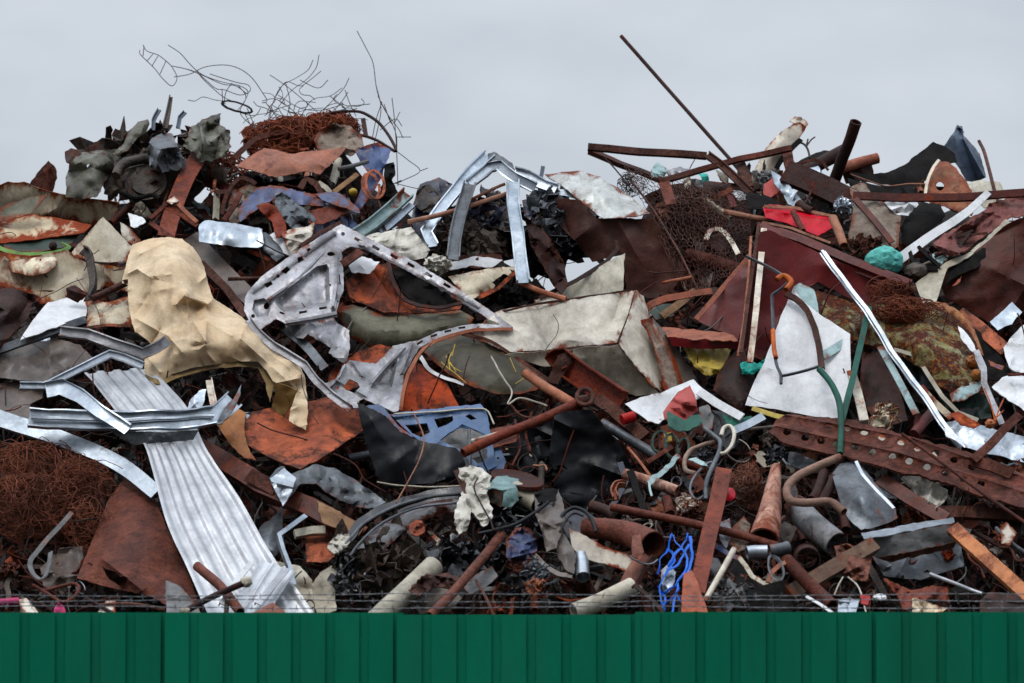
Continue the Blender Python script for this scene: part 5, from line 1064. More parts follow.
one('white_board', 'white board wedged under the big rusty pipe', 'board', sh('569,528 578,532 604,546 632,556 640,564 628,572 604,564 584,558 572,548', .8, sp=5, cr=.006, tilt=(0, -.2)), 'white_dirty')
one('grey_canister', 'small ribbed grey canister under the white board', 'canister', pipe('581,556 582,566 583,577', 7, .76, 14, .1, 3, .1), 'galv')
one('navy_sheet', 'navy sheet behind the big rusty pipe', 'sheet', sh('558,512 580,508 600,520 598,540 580,546 566,536', .6, cr=.02, sp=4), 'navy')
pp = sweep(spline([P(585, 528, .78), P(610, 530, .84), P(633, 535, .9), P(653, 545, 1.0)], 5), [pxm(535) * r for r in np.linspace(10, 14, 16)], 22, .1, .05)
one('big_pipe', 'big flaking rusty pipe with an open dark mouth', 'pipe', pp, 'rust_red')
one('torn_tab', 'torn rust tab at the mouth of the big rusty pipe', 'tab', sh('632,536 640,534 644,552 640,560 632,556', 1.12, sp=3, cr=.02), 'rust_red')
one('pipe_band', 'grey wire band below the big rusty pipe mouth', 'band', wire('630,556 638,562 650,564 658,560', 1.0, 1.02), 'wire_grey')
one('flaky_pipe', 'flaking pinkish pipe stub under the big pipe mouth', 'pipe stub', pipe('643,560 634,574 626,592', 9, .88, 12, .2, 3, .12), 'rust_pink')
one('cream_pipe', 'cream coloured broken pipe resting on the fence at centre right', 'pipe', pipe('574,612 600,602 632,586', 9, .96, 14, .2, 3, .06), 'cream_clean')
one('dark_rod', 'dark rod slanting across the flaking pipe stub', 'rod', pipe('652,556 642,570 632,588', 1.6, 1.0, 8), 'rust_dark')
one('dark_angle', 'dark rusty angle sloping down to the fence by the blue netting', 'angle', beam('634,584 648,596 664,612', 4, 'L', 1, 3, d=1.04), 'rust_dark')
one('red_pipe', 'long thin red brown pipe behind the flat rusty bar', 'pipe', pipe('611,507 650,515 699,525 740,535 778,546', 4.2, .8, 12, .25), 'rust_red')
one('dull_pipe', 'dull brown pipe stub left of the red brown pipe', 'pipe stub', pipe('590,506 604,510 618,518', 6, .7, 12, .2), 'rust_dark')
one('flat_bar', 'wide flat rusty bar standing upright right of the blue netting', 'flat bar', beam('724,468 716,505,.02 708,540,.04 697,592,.04', 16, 'flat', 3, d=1.0, dent=.2), 'bar_rust')
bn = MB()
for l in ('671,534 668,548 674,560 664,576 660,592 664,612', '688,533 682,548 688,562 680,578 676,594 672,612', '664,576 674,568 684,556 690,544', '660,592 668,590 678,582 688,570', '671,534 678,546 684,552', '668,548 660,560 658,574', '682,548 674,556 668,566', '662,604 672,598 680,588', '676,594 684,606', '690,536 692,552 690,566 686,580', '659,586 664,598 660,610'):
    bn += beam(l, 2.2, 'flat', .7, d=1.02, smooth=True, dent=1.0, roll=rng.uniform(-70, 70), twist=rng.uniform(-90, 90))
one('blue_netting', 'bright blue plastic netting bunched above the fence', 'netting', bn, 'blue_plastic')
one('clear_wrap', 'grey crumpled wrapper caught in the blue netting', 'wrapper', sh('660,570 668,564 676,572 672,590 664,596', .96, cr=.05, cs=.05, sp=3), 'galv')
one('rust_wedge', 'pinkish rust wedge on the fence right of the blue netting', 'wedge', sh('681,612 682,590 684,574 691,570 698,582 708,612', 1.1, sp=4, cr=.01, bulge=.02), 'rust_pink')
one('white_rod', 'slim white rod leaning by the rust wedge', 'rod', pipe('734,549 720,574 705,602', 3, 1.02, 10), 'white_dirty')
one('blue_strip', 'dark blue strip behind the slim white rod', 'strip', beam('710,542 726,552 742,560', 5, 'flat', 1.4, d=.86), 'blue_car')
one('round_cover', 'grey round lid leaning behind the slim white rod', 'lid', sh(oval(712, 566, 9, 9), .84, sp=3, cr=.01, bulge=.03, bw=4), 'grey')
one('pale_block', 'pale chipped slab standing behind the red brown pipe', 'slab', sh('732,528 744,516 750,524 748,548 738,552 730,544', .74, sp=3, cr=.02), 'concrete')
one('lilac_block', 'lilac grey slab beside the pale chipped slab', 'slab', sh('718,522 730,518 732,534 726,548 720,540', .74, sp=3, cr=.02), 'lilac')
one('pipe_coupling', 'ribbed grey pipe coupling behind the coiled wire', 'coupling', pipe('747,553 756,552 767,552', 7, .94, 14, .2, 3, .06), 'galv')
one('threaded_joint', 'grey threaded pipe joint next to the ribbed coupling', 'pipe joint', pipe('770,551 779,550 788,547', 6.5, .94, 14, .2, 3, .08), 'galv_dark')
one('coiled_wire', 'coil of grey wire hanging below the pipe joints', 'wire coil', wires([ring_path(776, 568, 5 + k * .5, 13, -28 + k * 3, 16, 0, 360, .03 * k) for k in range(5)], .9, .98), 'wire_grey')
one('black_slab', 'black burnt slab behind the barbed wire with a pale torn edge', 'slab', sh('736,556 752,574 764,584 784,580 794,596 790,612 764,612 740,606 720,596 728,576', .86, inner='760,598,.06', cr=.03, sp=4), 'black_dull')
one('pale_edge', 'cream torn strip along the black burnt slab top', 'strip', beam('738,556 746,566 752,576 764,583 782,578', 4.5, 'flat', 1.4, d=.98), 'cream')
one('ash_heap', 'crumpled grey foil heap behind the barbed wire', 'foil heap', mass(730, 592, .86, 22, 18, .1, 30, 12, 101, .06), 'grey')
one('open_pipe', 'dark open pipe end facing out at the bottom right', 'pipe', sweep([P(806, 556, .5), P(807, 558, .75), P(808, 560, .98)], pxm(560) * 12.5, 24, .1), 'rust_dark')
one('brown_pipe', 'rust brown pipe sloping to the fence below the open pipe', 'pipe', pipe('786,560 808,583 832,606', 7, 1.04, 14, .2), 'rust')
one('orange_hook', 'small orange rusty hook left of the open pipe', 'hook', beam('768,582 772,572 780,564 790,560', 5, 'flat', 1.4, d=1.08), 'rust_tan')
one('tan_beam', 'tan weathered box beam crossing in front of the open pipe', 'box beam', beam('790,592 834,566 876,542', 15, 'box', 1, 9, d=.92, dent=.3), 'brown_tan')
one('flared_pipe', 'flaking rusty tapered pipe standing right of the flat bar', 'tapered pipe', pipe('776,467,-.05 773,490 770,512 764,540', 5, .78, 16, .15, 4, .1, r2=15), 'rust_white')
one('grey_cylinder', 'grey and rust cylinder lying right of the tapered pipe', 'cylinder', pipe('794,506 812,524 836,544', 13, .7, 18, .12, 4, .04), 'grey_rust')
one('bent_pipe', 'grey brown pipe bent like a hook under the perforated beam', 'bent pipe', pipe('840,457 818,466 798,476 787,488 790,500 806,503 830,502 844,512', 4.2, .94, 12, .2), 'rust_grey')
one('duct_elbow', 'dented galvanised duct piece below the perforated beam', 'duct', sh('832,474 840,464 856,460 872,478 894,505 898,518 880,526 861,530 848,518 838,496', .66, inner='865,495,.12', cr=.014, sp=4, folds=[(856, 462, 894, 506, .03, 3)]), 'galv_dark')
one('duct_edge', 'pale rim strip along the dented duct edge', 'strip', beam('856,461 862,474 878,492 894,508', 3, 'flat', 1.2, d=.82), 'galv')
bt = sh('861,533 890,528 922,522 954,517 955,522 924,528 894,534 864,539', .82, sp=4, cr=.004, tilt=(0, 1.2)); bf = sh('864,540 894,535 924,529 956,523 956,542 924,549 896,555 876,558', .84, sp=5, cr=.008, tilt=(0, -.65)); bb = sh('876,558 896,555 924,549 956,542 954,548 924,555 890,562', .8, sp=4, cr=.006, tilt=(0, -.9))
many('box_duct', 'long grey box duct at lower right, coloured as if lit from above', 'box duct', [('top_face', bt, 'galv'), ('front_face', bf, 'grey'), ('lower_lip', bb, 'rust')])  # lit top and shaded front are put into the face colours
one('orange_angle', 'orange painted angle bar sloping at the bottom right corner', 'angle bar', beam('952,526 985,556 1036,602', 14, 'L', 1.6, 8, d=.98), 'orange_paint')
one('chrome_rod', 'thin shiny rod lying over dark scrap at lower right', 'rod', pipe('930,574 956,584 982,594', 1.9, 1.0, 10), 'alu')
one('rust_foil', 'crumpled rust red foil above the fence at lower right', 'foil', sh('884,578 898,584 912,590 930,586 946,587 950,602 934,600 918,604 904,612 898,596', .98, inner='920,594,.06', cr=.06, cs=.06, sp=3), 'rust_red')
one('yellow_foam', 'torn yellow white foam on the fence at lower right', 'foam', sh('912,598 926,602 948,608 936,616 912,616', 1.08, cr=.04, cs=.05, sp=3), 'foam')
one('rust_curtain', 'crumpled rust red sheet hanging below the tan box beam', 'sheet', sh('834,546 850,544 872,556 868,582 852,580 842,572', .86, inner='854,562,.06', cr=.05, cs=.06, sp=3), 'rust_red')
one('white_string', 'short white cord curving up left of the tan box beam foot', 'cord', wire('834,596 838,586 843,577', .8, 1.08), 'white_dirty')
one('white_string', 'longer white cord dropping over the fence by the tan box beam foot', 'cord', wire('848,577 859,588 866,612', .8, 1.08), 'white_dirty')
one('juice_box', 'small red and white carton above the fence at lower right', 'carton', sh('860,594 870,596 868,605 861,604', 1.1, sp=2.5, cr=.01), 'red')
one('cup_cover', 'white cup lid above the fence at lower right', 'lid', sh(oval(880, 597, 6.5, 3.4, 4, 14), 1.08, sp=2, cr=0, bulge=.03, bw=2), 'white')
one('silver_packet', 'crumpled silver packet behind the barbed wire at lower right', 'packet', sh('838,600 850,598 860,600 856,612 838,612', 1.04, cr=.04, cs=.05, sp=3), 'galv')
one('white_lath', 'short white slat lying on the fence at lower right', 'slat', beam('806,596 820,604 834,614', 3, 'flat', 1.2, d=1.14), 'white')
one('dark_corner', 'dark rusty box corner at the far bottom right', 'box corner', sh('980,600 990,592 1010,594 1036,598 1036,618 980,618', .96, sp=5, cr=.02), 'rust_dark')
one('rust_beam', 'thick rust beam lying level under the perforated beam right end', 'beam', beam('930,512 970,512 1036,516', 12, 'box', 1, 8, d=.6, dent=.6), 'rust')
one('maroon_strip', 'maroon flat strip sloping below the perforated beam', 'strip', beam('880,478 910,498 946,518', 14, 'flat', 2, d=.62), 'brown_paint')
one('grey_stick', 'grey thin stick at the right edge above the orange bar', 'stick', pipe('996,528 1010,542 1036,560', 2, .9, 8), 'galv_dark')
one('pale_tag', 'pale torn tag hanging right of the orange angle bar', 'tag', sh('1000,530 1006,522 1016,532 1010,546 1002,544', .92, sp=3, cr=.02), 'white_dirty')
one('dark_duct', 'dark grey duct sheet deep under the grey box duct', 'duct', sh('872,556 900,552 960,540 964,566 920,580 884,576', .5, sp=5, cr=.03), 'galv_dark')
# ================================================================ upper right: frame, netting, pipes
one('thin_pole', 'long thin dark pole slanting high into the sky', 'pole', pipe('621,36,.2 674,96,.05 729,158,-.05 756,190,-.1', 2, .12, 8), 'rust_dark')
many('iron_framework', 'rust brown angle iron frame on the skyline right of centre', 'iron frame', [
    ('rail', beam('588,146,.1 640,151,.06 680,153,.05 707,155,.02', 7, 'L', 1.2, 5, d=.1), 'rust'),
    ('brace', beam('707,155 722,166 736,179 752,195', 8, 'U', 1.2, 3, d=.2), 'rust'),
    ('rail', beam('590,149 620,162 640,169 662,178', 7, 'L', 1.2, 5, d=.0, roll=40), 'rust_dark'),
    ('rail', beam('659,181 700,169 740,158 770,152 791,147', 5.5, 'L', 1.2, 5, d=.22), 'rust'),
    ('leg', beam('664,182 668,194 671,204', 11, 'flat', 1.6, d=.24), 'rust_red'), ('leg', beam('739,160 744,172 749,186', 10, 'L', 1.4, 5, d=.16), 'rust'),
    ('leg', beam('787,150 789,160 792,172', 10, 'L', 1.4, 5, d=.14), 'rust'), ('prop', wire('604,157 616,170 632,190', .8, .1), 'rust_dark')])
nm = MB(); rr = random.Random(8)
def nq(u, v):
    a = Vector((624, 166, 0)).lerp(Vector((752, 196, 0)), u); b = Vector((690, 300, 0)).lerp(Vector((748, 262, 0)), u); p = a.lerp(b, v)
    return P(p.x + 3 * noise.noise((u * 6, v * 6, 1)), p.y + 4 * noise.noise((u * 5, v * 5, 7)), .2 + .12 * noise.noise((u * 4, v * 4, 3)) + .06 * math.sin(v * 3))
for i in range(27):
    nm += sweep([nq(min(1, max(0, i / 26 + .012 * math.sin(j * 2.1 + i * 3.14))), j / 46) for j in range(47)], .0018, 3, cap=False)
for i in range(25):
    nm += sweep([nq(j / 50, min(1, max(0, i / 24 + .012 * math.sin(j * 2 + i * 3.14)))) for j in range(51)], .0018, 3, cap=False)
one('wire_netting', 'hanging rusty wire netting below the angle iron frame', 'wire netting', nm, 'netting')
one('added_dark_backing', 'added dark sheet standing in for the shade behind the wire netting', 'sheet', sh('644,196 664,186 700,180 740,184 760,198 752,240 744,268 700,296 680,262 660,226', -.2, sp=7, cr=.04, tilt=(0, -.3)), 'rust_dark')  # added so that the space behind the netting reads as dark
one('fine_wire', 'fine brown wire fuzz at the left corner of the iron frame', 'wire fuzz', tangle(634, 184, .1, 18, 16, .1, 34, .3, 14, .8, 44, 4), 'wire')
one('wire_roll', 'roll of rusty wire bundled inside the netting', 'wire roll', tangle(690, 222, -.08, 48, 38, .1, 90, .45, 20, .5, 45, 6), 'netting')
one('rust_log', 'rust brown roll lying inside the lower netting', 'roll', pipe('686,256 712,262 742,272', 8, .1, 12, 0, 4, .1), 'rust')
one('white_collar', 'white curved collar showing through the netting', 'collar', beam('706,240 710,231 720,229 728,236 734,246 738,254', 5, 'flat', 1.6, d=.24, smooth=True), 'white_dirty')
one('collar_disc', 'brown wire disc inside the white collar', 'disc', sh(oval(720, 242, 11, 9), .16, sp=3, cr=.02), 'rust_dark')
one('pale_stick', 'pale end of a brown stick in the netting top right', 'stick', pipe('724,212 744,216 766,220', 3, .22, 10), 'rust_tan')
for s_, lab, m_ in (('650,172 657,162 668,170 664,178 652,178', 'pale green cloth scrap behind the iron frame', 'paleblue'), ('664,170 680,167 692,170 686,176 668,176', 'lilac cloth scrap behind the iron frame', 'lilac'), ('682,178 690,176 691,186 686,190', 'white square paper scrap under the iron frame rail', 'white_dirty'), ('690,178 702,180 703,187 694,186', 'grey paper scrap under the iron frame rail', 'grey'), ('698,173 708,174 709,181 703,182', 'small turquoise plastic scrap under the iron frame rail', 'turquoise'), ('716,170 728,176 728,184 720,180', 'pale cream scrap between the iron frame braces', 'cream'), ('730,190 746,192 746,200 738,200', 'white film scrap under the tan iron brace', 'white')):
    one('torn_scrap', lab, 'scrap', sh(s_, .1, sp=3, cr=.03), m_)
one('dark_offcut', 'black square offcut at the foot of the tan iron brace', 'offcut', sh('748,192 768,196 782,204 776,212 746,208', .28, sp=4, cr=.01), 'black_dull')
many('car_fender', 'white curved car fender with a black liner standing on the skyline', 'car fender', [
    ('skin', sh('746,194 750,178 758,162 766,148 776,136 786,128 793,124 800,122 806,127 803,134 794,143 785,152 777,164 772,178 768,194', .06, inner='776,150,.07 762,176,.05', cr=.01, sp=3.4, tilt=(-.2, -.5)), 'white_dirty'),
    ('torn_tip', sh('789,121 795,116 801,117 808,124 804,128 797,124', .08, sp=2.4, cr=.03, rag=1), 'white_dirty'),
    ('liner', beam('801,139 788,152 778,165 773,179 770,192 764,202', 5, 'flat', 1.4, d=.08, smooth=True), 'black_dull')])
one('cable_sprig', 'dark forked cable sprig beside the white fender top', 'cable', pipe('797,142 804,144 808,150 810,158', 1.1, .05, 6) + pipe('806,147 811,140 815,137', .8, .05, 6) + pipe('806,147 808,139', .8, .05, 6), 'wire')
one('upright_pipe', 'dark rusty pipe standing upright against the sky', 'pipe', pipe('856,122,.5 849,142,.3 842,160,.12 834,182,-.1', 6, .3, 16, .2), 'rust_dark')
one('brown_roller', 'thick dark brown pipe behind the upright pipe', 'pipe', pipe('796,176 818,165 846,150', 7, .1, 14, .2), 'rust_dark')
one('level_pipe', 'pinkish rust pipe lying level behind the upright pipe', 'pipe', pipe('838,170 858,163 878,158', 5.5, .14, 14, .2), 'rust_pink')
one('painted_pipe_shadow', 'dark brown sheet standing in for the shadow below the pinkish level pipe', 'plate', sh('842,172 872,164 874,178 846,184', .06, sp=4, tilt=(0, -.6)), 'rust_dark')  # the level pipe's shadow, drawn as a dark sheet
one('brown_trough', 'dark brown open trough sloping below the upright pipe', 'trough', beam('785,170 806,178 828,188 852,200', 24, 'C', 1.6, 9, d=.34), 'rust_dark')
one('black_flap', 'black sheet behind the brown trough on the skyline', 'sheet', sh('790,170 794,163 816,153 824,150 834,151 822,160 800,172', .0, sp=4, cr=.01, tilt=(0, .4)), 'black_dull')
one('arched_strap', 'thin rusty strap arching over the brown trough', 'strap', beam('798,164 810,160 822,162 828,170', 2.6, 'flat', 1, d=.3, smooth=True), 'rust')
one('clear_film', 'silvery crumpled film strip below the iron frame right leg', 'film', sh('771,170 780,176 790,186 800,198 806,206 796,208 788,204 782,192 774,184', .24, inner='788,192,.06', cr=.03, cs=.07, sp=3), 'galv')
one('foil_bag', 'silvery crumpled foil bag under the trough lower end', 'foil bag', lump(843, 206, .32, 9, 9, .07, .35, 2.6, 31, 4), 'galv')
one('silver_sliver', 'silver sliver between the trough and upright pipe', 'sliver', sh('810,168 818,166 824,174 816,178', .32, sp=3, cr=.02), 'galv')
one('red_corner', 'small dark red sheet under the white fender', 'sheet', sh('764,184 772,178 782,190 770,198 763,194', .16, sp=3, cr=.01), 'red')
one('pipe_stub', 'open brown pipe stub above the red panel', 'pipe stub', pipe('812,212 804,208 798,204', 5, .36, 12, .2, 3), 'rust_dark')
one('rust_splinter', 'thin rust splinter above the red panel', 'splinter', pipe('802,208 807,200 812,190', 1.2, .34, 6), 'rust')
r1 = sh('763,207 770,204 794,207 815,212 834,216 835,226 818,236 800,228 780,221 766,218', .34, sp=4, cr=.008, tilt=(0, .1), folds=[(766, 210, 834, 220, .03, 4)])
many('folded_red_sheet', 'bright red folded metal panel above the maroon door', 'metal panel', [('panel', r1, 'red'), ('hinge', pipe('793,212 798,222 803,231', 3.2, .44, 10), 'rust_red'), ('lip', beam('764,206 794,207 834,216', 3, 'flat', 1.2, d=.38), 'rust_tan')])
one('standing_tube', 'orange brown pipe stub standing beside the red panel', 'pipe', pipe('833,218 838,230 844,246', 4.6, .46, 12, .2), 'rust_tan')
one('dark_sheet', 'large dark sheet swooping across the right skyline', 'sheet', sh('850,172 870,174 888,172 906,164 920,152 933,142 944,146 955,154 957,162 944,166 930,176 918,186 896,186 872,182 856,180', .12, inner='900,176,.0', cr=.02, sp=4), 'black_dull')
one('dark_lower_sheet', 'second dark sheet with a pale edge under the swooping sheet', 'sheet', sh('848,178 864,182 886,187 908,184 924,182 926,194 896,196 864,196 850,190', .2, cr=.02, sp=4), 'black_dull')
one('pale_edge_wire', 'pale wire edging the second dark sheet', 'wire', wire('850,174 866,180 886,186 908,184 925,184', .8, .3), 'rust_tan')
one('cladding_offcut', 'blue grey profiled cladding offcut pointing up on the skyline', 'cladding', sh('943,148 950,137 958,126 962,129 963,135 972,144 980,154 984,168 986,177 976,182 966,181 960,170 953,160', .0, sp=3, cr=.008, rag=.3, folds=[(954, 136, 968, 181, .05, 3), (960, 130, 977, 181, -.05, 3), (963, 138, 984, 176, .05, 3)], tilt=(.3, -.5)), 'slate')
one('cladding_tip', 'small blue grey curled tip at the cladding offcut top', 'cladding', sh('954,132 957,125 962,126 964,132 959,135', .05, sp=2.5, cr=.01), 'slate')
rp_ = sh('924,194 927,180 931,168 938,161 946,161 956,168 964,178 972,190 976,204 972,216 960,214 944,206 930,204', .26, bulge=.06, bw=10, cr=.02, cs=.08, sp=3.4, holes=[oval(940, 186, 4, 4.6)])
rp2 = beam('925,195 928,180 933,168 939,160', 3, 'flat', 1.2, d=.34, smooth=True)
many('rusted_pan', 'orange rusted pan with a bright hole at right under the skyline', 'pan', [('pan_body', rp_, 'patina_rust'), ('rim', rp2, 'cream')])
one('cream_plate', 'cream plate behind the thin rod at the right skyline', 'plate', sh('966,184 980,180 1000,182 1004,192 1000,204 984,208 972,196', .06, sp=4, cr=.01), 'cream_clean')
one('thin_rod', 'thin rusty rod sticking up at the right skyline', 'rod', pipe('979,141 984,152 989,168 996,196 1002,206', 1.8, .16, 8), 'rust')
one('flat_iron', 'long flat brown bar lying level across the right heap', 'flat bar', beam('853,195 900,197 960,197 1010,193 1050,191', 8, 'L', 1.4, 4, d=.48), 'brown_paint')
one('bent_iron', 'narrow brown bar slanting down from the long flat bar', 'bar', beam('855,198 866,210 880,226 892,242', 6, 'L', 1.2, 4, d=.5), 'brown_paint')
cb_ = sh('850,188 860,182 866,184 872,196 886,204 901,213 900,230 898,246 888,254 870,258 856,256 846,246 850,226 854,206', .38, inner='876,232,.06', cr=.02, cs=.06, sp=3.6)
one('flaked_slab', 'flaking grey brown slab between the red panel and turquoise ball', 'slab', cb_, 'concrete')
one('rusty_flake', 'rust stained lump at the foot of the flaking slab', 'lump', mass(866, 244, .42, 18, 10, .08, 24, 10, 111, .06), 'rust')
one('turquoise_ball', 'turquoise plastic ball with a rusty stain in the heap', 'ball', lump(884, 262, .5, 20, 16, .11, .1, 2.6, 17, 4), 'turquoise')
one('white_strip', 'long white strip curving up to the right of the turquoise ball', 'strip', beam('898,260 914,248 930,236 956,220 974,206 989,192', 11, 'flat', 1.6, d=.5, smooth=True, w2=7), 'white')
one('dark_pan', 'dark rounded pan behind the white strip', 'pan', sh('900,228 908,214 922,202 940,204 946,216 930,232 912,246 902,244', .3, bulge=.06, bw=8, sp=4), 'black_dull')
one('white_film', 'white crumpled film under the long flat bar', 'film', sh('884,202 904,200 914,206 908,216 896,214', .42, cr=.04, sp=3), 'white')
one('splintered_board', 'splintered dark red painted board at the right edge', 'board', sh('934,244 944,234 960,226 978,214 990,204 1010,196 1040,188 1040,214 1008,218 990,232 970,246 956,256 944,256', .36, inner='980,222,.08', cr=.06, cs=.07, sp=3.6, rag=1.4), 'maroon_wood')
rr = random.Random(12)
for _ in range(14):
    x = rr.uniform(934, 960); y = rr.uniform(234, 262)
    one('broken_splinter', 'broken dark brown splinter right of the turquoise ball', 'splinter', beam([(x, y), (x + rr.uniform(10, 34), y - rr.uniform(2, 16))], 2.2, 'flat', 1, d=.48 + rr.random() * .06), 'rust_dark', 'splinters broken off the dark red board')
one('black_bracket', 'black pronged bracket above the cream edged tarp', 'bracket', beam('908,246 912,258 916,266', 4, 'L', 1, 3, d=.5) + beam('918,246 928,256 940,266', 4, 'L', 1, 3, d=.5) + beam('906,264 920,268 938,268', 5, 'L', 1, 4, d=.5), 'black_dull')
one('pale_blue_scrap', 'pale blue scrap among the dark red splinters', 'scrap', sh('932,254 942,250 948,258 940,266 932,262', .46, sp=3, cr=.02), 'paleblue')
one('rust_lump', 'rust brown rounded lump below the black pronged bracket', 'lump', lump(916, 272, .44, 14, 9, .08, .15, 2.5, 41, 3), 'burnt')
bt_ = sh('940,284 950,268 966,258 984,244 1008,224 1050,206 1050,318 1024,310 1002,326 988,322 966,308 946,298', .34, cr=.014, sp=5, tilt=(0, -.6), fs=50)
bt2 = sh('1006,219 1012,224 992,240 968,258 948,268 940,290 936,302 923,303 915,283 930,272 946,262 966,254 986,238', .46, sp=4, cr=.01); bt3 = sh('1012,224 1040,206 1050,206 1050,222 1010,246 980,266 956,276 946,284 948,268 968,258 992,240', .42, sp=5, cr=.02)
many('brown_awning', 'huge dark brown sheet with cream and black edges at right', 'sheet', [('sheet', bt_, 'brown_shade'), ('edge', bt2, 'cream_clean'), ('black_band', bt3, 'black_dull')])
one('pink_sliver', 'small pink sliver on the huge dark brown sheet', 'sliver', sh('952,286 960,278 962,276 958,284', .52, sp=3), 'rust_pink')

# ================================================================ right centre: maroon doors, white sheet, patina drum
m1 = sh('760,232 770,230 800,244 840,262 880,278 902,288 898,302 866,306 850,298 818,282 800,292 786,320 772,344 762,360 746,352 738,338 748,290', .36, cr=.006, sp=6, tilt=(0, -.55))
m2 = beam('760,225,.0 800,239,.02 850,260,.02 908,283,.0', 15, 'hat', 1.2, 6, d=.56, dent=.2)
m4 = beam('762,222 792,228 830,243', 2.4, 'flat', 1, d=.56)
many('maroon_steel_sheet', 'big maroon steel door leaning in the right half of the heap', 'steel door', [('door_skin', m1, 'maroon'), ('top_rail', m2, 'maroon'), ('edge_trim', m4, 'rust_tan')])
m3 = sh('751,254 752,270 748,300 742,330 738,340 722,332 708,326 696,319 716,298 734,276', .34, cr=.006, sp=5, tilt=(.2, -.4)); m5 = beam('751,254 734,274 716,296 696,319', 5, 'flat', 1.4, d=.4)
many('maroon_gusset', 'maroon triangular plate left of the maroon steel door', 'plate', [('plate', m3, 'maroon'), ('flange', m5, 'rust_pink'), ('bolts', lump(703, 304, .42, 2, 2, .012, .1, 2, 3, 2), 'rust_dark')])
bx1 = sh('660,327 690,329 712,331 734,335 738,341 716,340 690,339 668,337', .4, sp=4, cr=.004, tilt=(0, 1.3)); bx2 = sh('668,337 690,339 716,340 738,341 738,349 716,349 690,348 672,346', .42, sp=4, cr=.004, tilt=(0, -.7))
many('maroon_beam', 'short maroon box beam lying under the triangular plate', 'box beam', [('top_face', bx1, 'rust_pink'), ('front_face', bx2, 'maroon')])
one('curved_band', 'curved pinkish rust band beside the white cabinet top', 'band', beam('640,316,-.1 652,304 668,298 690,294 712,291', 7, 'flat', 2, d=.34, smooth=True), 'rust_pink')
one('green_crate', 'dark green scrap under the curved pinkish band', 'scrap', sh('650,312 660,304 676,304 674,316 656,320', .18, sp=4, cr=.02), 'green_dark')
one('tan_lath', 'yellow brown lath under the curved pinkish band', 'lath', beam('662,316 676,306 696,290', 8, 'flat', 2, d=.2), 'wood')
one('rust_rod', 'thin rust rod pointing at the wire netting bottom', 'rod', pipe('662,283 676,280 692,277', 1.6, .36, 8), 'rust_tan')
one('door_post', 'rusty thin post with a white flat strip before the maroon door', 'post', beam('759,222 754,260 748,300 741,352', 3.4, 'L', 1, 3, d=.6), 'rust')
one('white_flat', 'white flat strip beside the thin rusty post', 'flat strip', beam('764,228 760,270 756,310 750,362', 6, 'flat', 1.4, d=.6), 'white_dirty')
one('trim_strip', 'narrow pale trim strip left of the thin rusty post', 'trim', beam('751,236 748,280 744,320 738,356', 2.4, 'flat', 1, d=.58), 'rust_tan')
one('yellow_sheet', 'yellow plastic sheet under the short maroon beam', 'sheet', sh('683,346 706,346 732,347 727,360 718,374 706,376 694,366', .26, cr=.04, cs=.08, sp=3.6), 'yellow')
one('dark_pot', 'dark brown rounded pot left of the white sheet', 'pot', sh('713,390 718,374 728,358 742,346 748,358 754,380 752,402 742,412 726,400', .3, bulge=.14, bw=12, sp=4, cr=.006), 'rust_dark')
one('turquoise_cloth', 'crumpled turquoise plastic strip behind the white sheet', 'strip', sh('740,364 748,360 758,364 766,358 764,368 754,374 742,374', .4, cr=.05, cs=.05, sp=2.6), 'turquoise')
ws = sh('793,288 802,300 820,314 850,334 851,356 850,382 843,422 812,416 780,410 745,405 752,386 764,362 776,328', .52, cr=.01, cs=.3, sp=6, tilt=(.1, -.2), folds=[(793, 290, 800, 400, -.03, 20)])
ws2 = sh('793,287 800,283 814,289 818,304 820,324 806,314 796,300', .56, sp=4, cr=.008); ws3 = beam('822,356 836,348 850,339', 9, 'flat', 1.6, d=.6)
many('white_sheet', 'large clean white metal sheet hanging at the right centre', 'metal sheet', [('sheet', ws, 'white'), ('folded_top', ws2, 'paleblue'), ('side_strip', ws3, 'paleblue')])
wf = wires(['746,256 758,262 774,270 790,281', '790,281 782,288 772,295', '772,295 773,320 774,348', '774,348 776,362 781,376', '781,376 800,372 823,365', '781,376 781,384'], 1.7, .68)
many('wire_bracket', 'thin bent steel bracket hanging over the white sheet', 'bracket', [('rod', wf, 'galv_dark'), ('joint', pipe('776,280 784,276 791,282 786,290', 3, .7, 8), 'orange_paint'), ('sleeve', pipe('773,330 774,348 776,358', 2.4, .7, 8), 'orange_paint')])
one('rust_strap', 'rust brown curved strap in front of the white sheet', 'strap', beam('786,293,.0 798,300 808,312 815,330 819,350 821,368', 6, 'C', 1.2, 3, d=.7, smooth=True), 'rust')
one('green_tube', 'green bent tube hanging at the white sheet right edge', 'tube', pipe('819,369 830,382 838,398 841,420 840,454', 3.2, .72, 12), 'green')
one('green_bar', 'green square bar standing right of the white sheet', 'bar', beam('869,306 864,330 857,360 848,396 842,420', 6, 'box', 1, 6, d=.68), 'green')
pd = sh('814,291 826,293 843,299 856,304 880,300 902,299 920,300 934,303 948,308 962,318 973,332 980,352 984,368 982,383 968,390 953,395 936,384 920,368 904,358 890,350 866,344 842,336 824,328', .4, inner='880,318,.1 920,330,.14 950,360,.1 850,312,.04', cr=.02, cs=.1, sp=4)
one('patina_drum', 'curved drum plate with flaking olive orange and blue paint', 'drum plate', pd, 'patina')
one('drum_bottom', 'teal stained lower lip of the flaking drum plate', 'lip', sh('950,394 962,386 976,380 984,382 978,392 964,400 952,402', .46, sp=3, cr=.02), 'paleblue')
